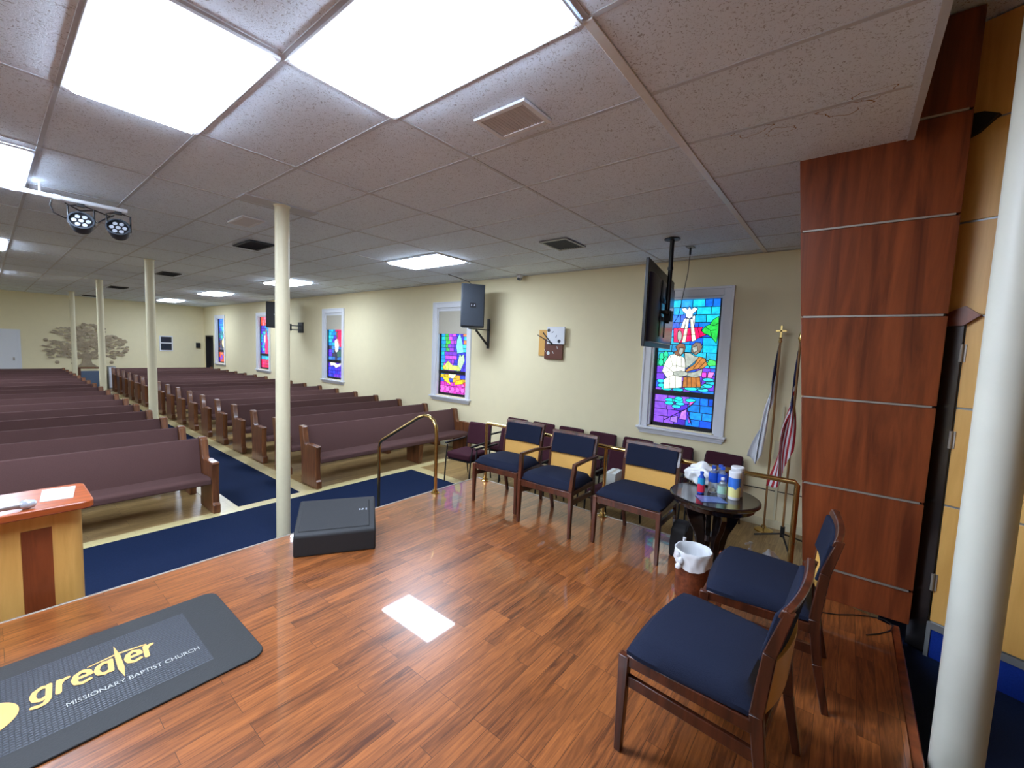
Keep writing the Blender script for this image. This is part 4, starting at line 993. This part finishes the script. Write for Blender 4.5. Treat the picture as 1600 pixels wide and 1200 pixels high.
q = MB(); q.tube([(.42,5.65,W(1.165)),(.41,5.66,W(1.12)),(.43,5.66,W(1.06)),(.50,5.67,W(1.03)),(.66,5.73,W(1.10)),(.72,5.74,W(1.05)),(.76,5.73,W(1.09)),(.84,5.72,W(1.15))], .006, 8); q.tube([(.5,5.64,W(1.16)),(.6,5.67,W(1.12)),(.7,5.67,W(1.15)),(.8,5.66,W(1.12))], .006, 8)
tag(q.build('cable', 'black', None, smooth=True), 'looped black cable tied along the stage lamps under the white pipe', 'cable')
# ------------------------------------------------------------------ flags
def flag(mb, px, py, ztop, hoist, fly, spread, colfn, fx, seed=0):
    def P(s_, t):      # s down the hoist, t out along the fly
        z = ztop-.80*hoist*s_*(1-.55*t)-fly*t*(.66+.1*math.sin(3*s_+seed))
        y = py+.014+spread*(t**.8)*(.35+.65*s_)+.018*math.sin(9*s_+5*t+seed)*min(1, 3*t)
        x = px+fx*t+.035*math.sin(13*s_+3*t+seed)*min(1, 4*t)
        return (x, y, z)
    mb.grid(P, 40, 26, 0, colfn)
r = thing('flag', 'white flag with a navy corner on a pole topped by a gilt cross', 'flag', (0,0,0))
q = MB(); q.lathe([(.1,0),(.1,.015),(.03,.04),(.02,.07)], (5.78,.655,0), 24); q.build('base', 'brass', r, smooth=True)
q = MB(); q.tube([(5.78,.655,.04),(5.78,.655,W(.22))], .012, 12); q.build('pole', 'polewood', r, smooth=True)
q = MB(); q.lathe([(.016,.2),(.02,.22),(.012,.24),(.02,.26)], (5.78,.655,CZ), 14); q.box(5.775,5.785,.643,.667,W(.26),W(.40)); q.box(5.775,5.785,.60,.71,W(.325),W(.35)); q.build('cross_finial', 'brass', r, bevel=.003)
q = MB(); flag(q, 5.78, .655, W(.17), .85, 1.75, .20, lambda s_, t: col(30,36,70) if (s_ < .5 and t < .36) else col(226,228,232), -.06, 1.0)
q.build('cloth', 'cloth', r, smooth=True, solid=.002)
def us(s_, t):
    if s_ < .54 and t < .40:
        a, b = (s_*17) % 1, (t*26) % 1
        return col(225,228,235) if (.3 < a < .6 and .3 < b < .6) else col(28,34,80)
    return col(176,34,46) if int(s_*13) % 2 == 0 else col(228,226,228)
r = thing('flag', 'red and white striped flag with a navy corner, partly behind the mahogany panelling', 'flag', (0,0,0))
q = MB()
for a in (80, 200, 320):
    a = math.radians(a); q.tube([(5.5,.44,.12),(5.5+.28*math.cos(a),.44+.28*math.sin(a),.012)], .01, 8)
q.lathe([(.022,.08),(.022,.2)], (5.5,.44,0), 12); q.build('tripod_base', 'black', r, smooth=True)
q = MB(); q.tube([(5.5,.44,.12),(5.5,.44,W(.20))], .012, 12); q.build('pole', 'polewood', r, smooth=True)
q = MB(); q.lathe([(.012,.2),(.025,.24),(.012,.30),(.002,.34)], (5.5,.44,CZ), 12); q.build('finial', 'brass', r, smooth=True)
q = MB()
def P(s_, t):
    z = W(.12)-.72*s_*(1-.4*t)-1.38*t*(.8+.12*math.sin(3*s_))
    y = .452+.17*(t**.6)*(.35+.65*s_)-.10*(1-s_)*t+.02*math.sin(8*s_+6*t)*min(1,3*t)
    return (5.5+.04*math.sin(11*s_+4*t)*min(1,4*t)+.02*t, y, z)
q.grid(P, 78, 52, 0, us); q.build('cloth', 'cloth', r, smooth=True, solid=.002)
# outlet box and conduit on the wall
r = thing('wall_box', 'cream electrical box and conduit on the wall behind the white flag', 'box', (WX,.575,0))
MB().box(-.05,0,-.06,.06,W(-1.19),W(-.97)).build('box_cover', 'cream', r, bevel=.005)
MB().box(-.025,0,-.012,.012,.11,W(-1.191)).build('conduit', 'cream', r); MB().box(-.025,0,-.012,.012,W(-.969),W(-.55)).build('conduit', 'cream', r)
# ------------------------------------------------------------------ far end of the nave
r = thing('wall_sculpture', 'large bronze tree of many small leaves on the far wall', 'sculpture', (2.33,BY,0))
rnd = random.Random(3)
q = MB(); q.prism([(-.26,W(-1.22)),(.26,W(-1.22)),(.13,W(-1.12)),(.10,W(-.95)),(.30,W(-.75)),(.22,W(-.74)),(.05,W(-.86)),(.03,W(-.60)),(-.03,W(-.60)),(-.06,W(-.86)),(-.24,W(-.72)),(-.32,W(-.73)),(-.11,W(-.95)),(-.14,W(-1.12))], 'y', -.05, -.0); q.build('trunk', 'steel', r)
clusters = [(-.80,-.62,.30,.32,46),(-.30,-.55,.36,.40,70),(.16,-.52,.40,.42,80),(-.40,-.02,.46,.18,54),(.12,.10,.40,.22,54),(.72,-.50,.42,.44,74),(.42,-.22,.3,.25,30)]
for cx, cz, rx, rz, n in clusters:
    q = MB()
    for _ in range(int(n*1.35)):
        a = rnd.uniform(0, 6.283); k = math.sqrt(rnd.random()); x = cx+rx*k*math.cos(a); z = W(cz+rz*k*math.sin(a))
        tl = rnd.uniform(-.3,.3); w_, h_ = .062, .026; y0 = -rnd.uniform(.03,.07); b = rnd.uniform(-.03,.03)
        ptsL = [(-w_,0),(-w_*.5,h_),(w_*.4,h_),(w_,0),(w_*.4,-h_),(-w_*.5,-h_)]
        R_ = [(x+p*math.cos(tl)-s_*math.sin(tl), y0+b*(p/w_)*.4, z+p*math.sin(tl)+s_*math.cos(tl)) for p, s_ in ptsL]
        q.add(R_+[(a_[0], a_[1]+.006, a_[2]) for a_ in R_], [(0,1,2,3,4,5),(11,10,9,8,7,6)]+[(i_,(i_+1)%6,(i_+1)%6+6,i_+6) for i_ in range(6)])
    q.build('leaf_cluster', 'steel', r)
q = MB()
for x, z in [(-.05,.30),(.22,.28),(.78,-.12),(-.75,-1.08),(-.35,-1.12),(.66,-1.08),(-1.0,-.30)]:
    q.lathe([(.001,-.04),(.05,-.03),(.06,-.015),(.05,0)], (x,0,W(z)), 10, axis='y')
q.build('small_ornaments', 'steel', r)
r = thing('door_1', '', ''); del r['label']; del r['category']; r['kind'] = 'structure'
q = MB(); q.box(-.62,.76,BY-.03,BY,.0,W(.02)); q.build('door_frame', 'white', r, bevel=.004)
q = MB(); q.box(-.55,.06,BY-.05,BY-.031,.01,W(-.04)); q.build('door_leaf', 'dark', r)
q = MB(); q.box(.10,.68,BY-.05,BY-.031,.01,W(-.04)); l_ = q.build('door_leaf', 'white', r, bevel=.004)
q = MB(); q.box(.57,.61,BY-.075,BY-.051,W(-1.02),W(-.92)); q.build('door_handle', 'alu', l_)
r = thing('window_6', '', ''); del r['label']; del r['category']; r['kind'] = 'structure'
q = MB(); q.box(4.43,4.86,BY-.03,BY,W(-.62),W(0)); q.build('frame', 'white', r, bevel=.003)
q = MB(); q.box(4.47,4.82,BY-.034,BY-.0301,W(-.27),W(-.04)); q.build('pane', 'glassdark', r); q = MB(); q.box(4.47,4.82,BY-.034,BY-.0301,W(-.58),W(-.31)); q.build('pane', 'glassdark', r)
r = thing('wall_phone', 'small black box on the far wall near the corner doorway', 'box', (5.72,BY,W(-.46)))
MB().box(-.07,.07,-.08,0,0,.22).build('casing', 'black', r, bevel=.004)
r = thing('door_2', '', ''); del r['label']; del r['category']; r['kind'] = 'structure'
q = MB(); q.box(WX-.015,WX+.16,20.72,20.78,0,W(.09)); q.box(WX-.015,WX+.16,21.6,21.66,0,W(.09)); q.box(WX-.015,WX+.16,20.78,21.6,W(.03),W(.09)); q.build('door_frame', 'dark', r)
q = MB(); q.box(WX+.12,WX+.155,20.78,21.6,.01,W(.03)); q.build('door_leaf', 'dark', r)
r = thing('side_table', 'wooden table with a dark cloth front against the far wall under the bronze tree', 'table', (2.36,21.25,0))
MB().box(-.34,.34,-.2,.2,.78,.83).build('tabletop', 'pewwood', r, bevel=.006)
for x in (-.31,.31):
    for y in (-.17,.17): MB().box(x-.025,x+.025,y-.025,y+.025,.012,.779).build('leg', 'pewwood', r)
MB().box(-.28,.28,-.15,-.14,.05,.70).build('front_panel', simple('grey_blue_cloth', srgb(90,104,124), .8), r)
r = thing('cabinet', 'narrow pale grey cabinet beside the table at the far wall', 'cabinet', (2.93,21.55,0))
MB().box(-.1,.1,-.15,.2,.012,.83).build('carcass', 'wtrim', r, bevel=.004); MB().box(-.09,.09,-.165,-.151,.05,.80).build('door', 'white', r, bevel=.003)
for o in list(bpy.data.objects):
    if o.name.startswith('housing_axis'): bpy.data.objects.remove(o)
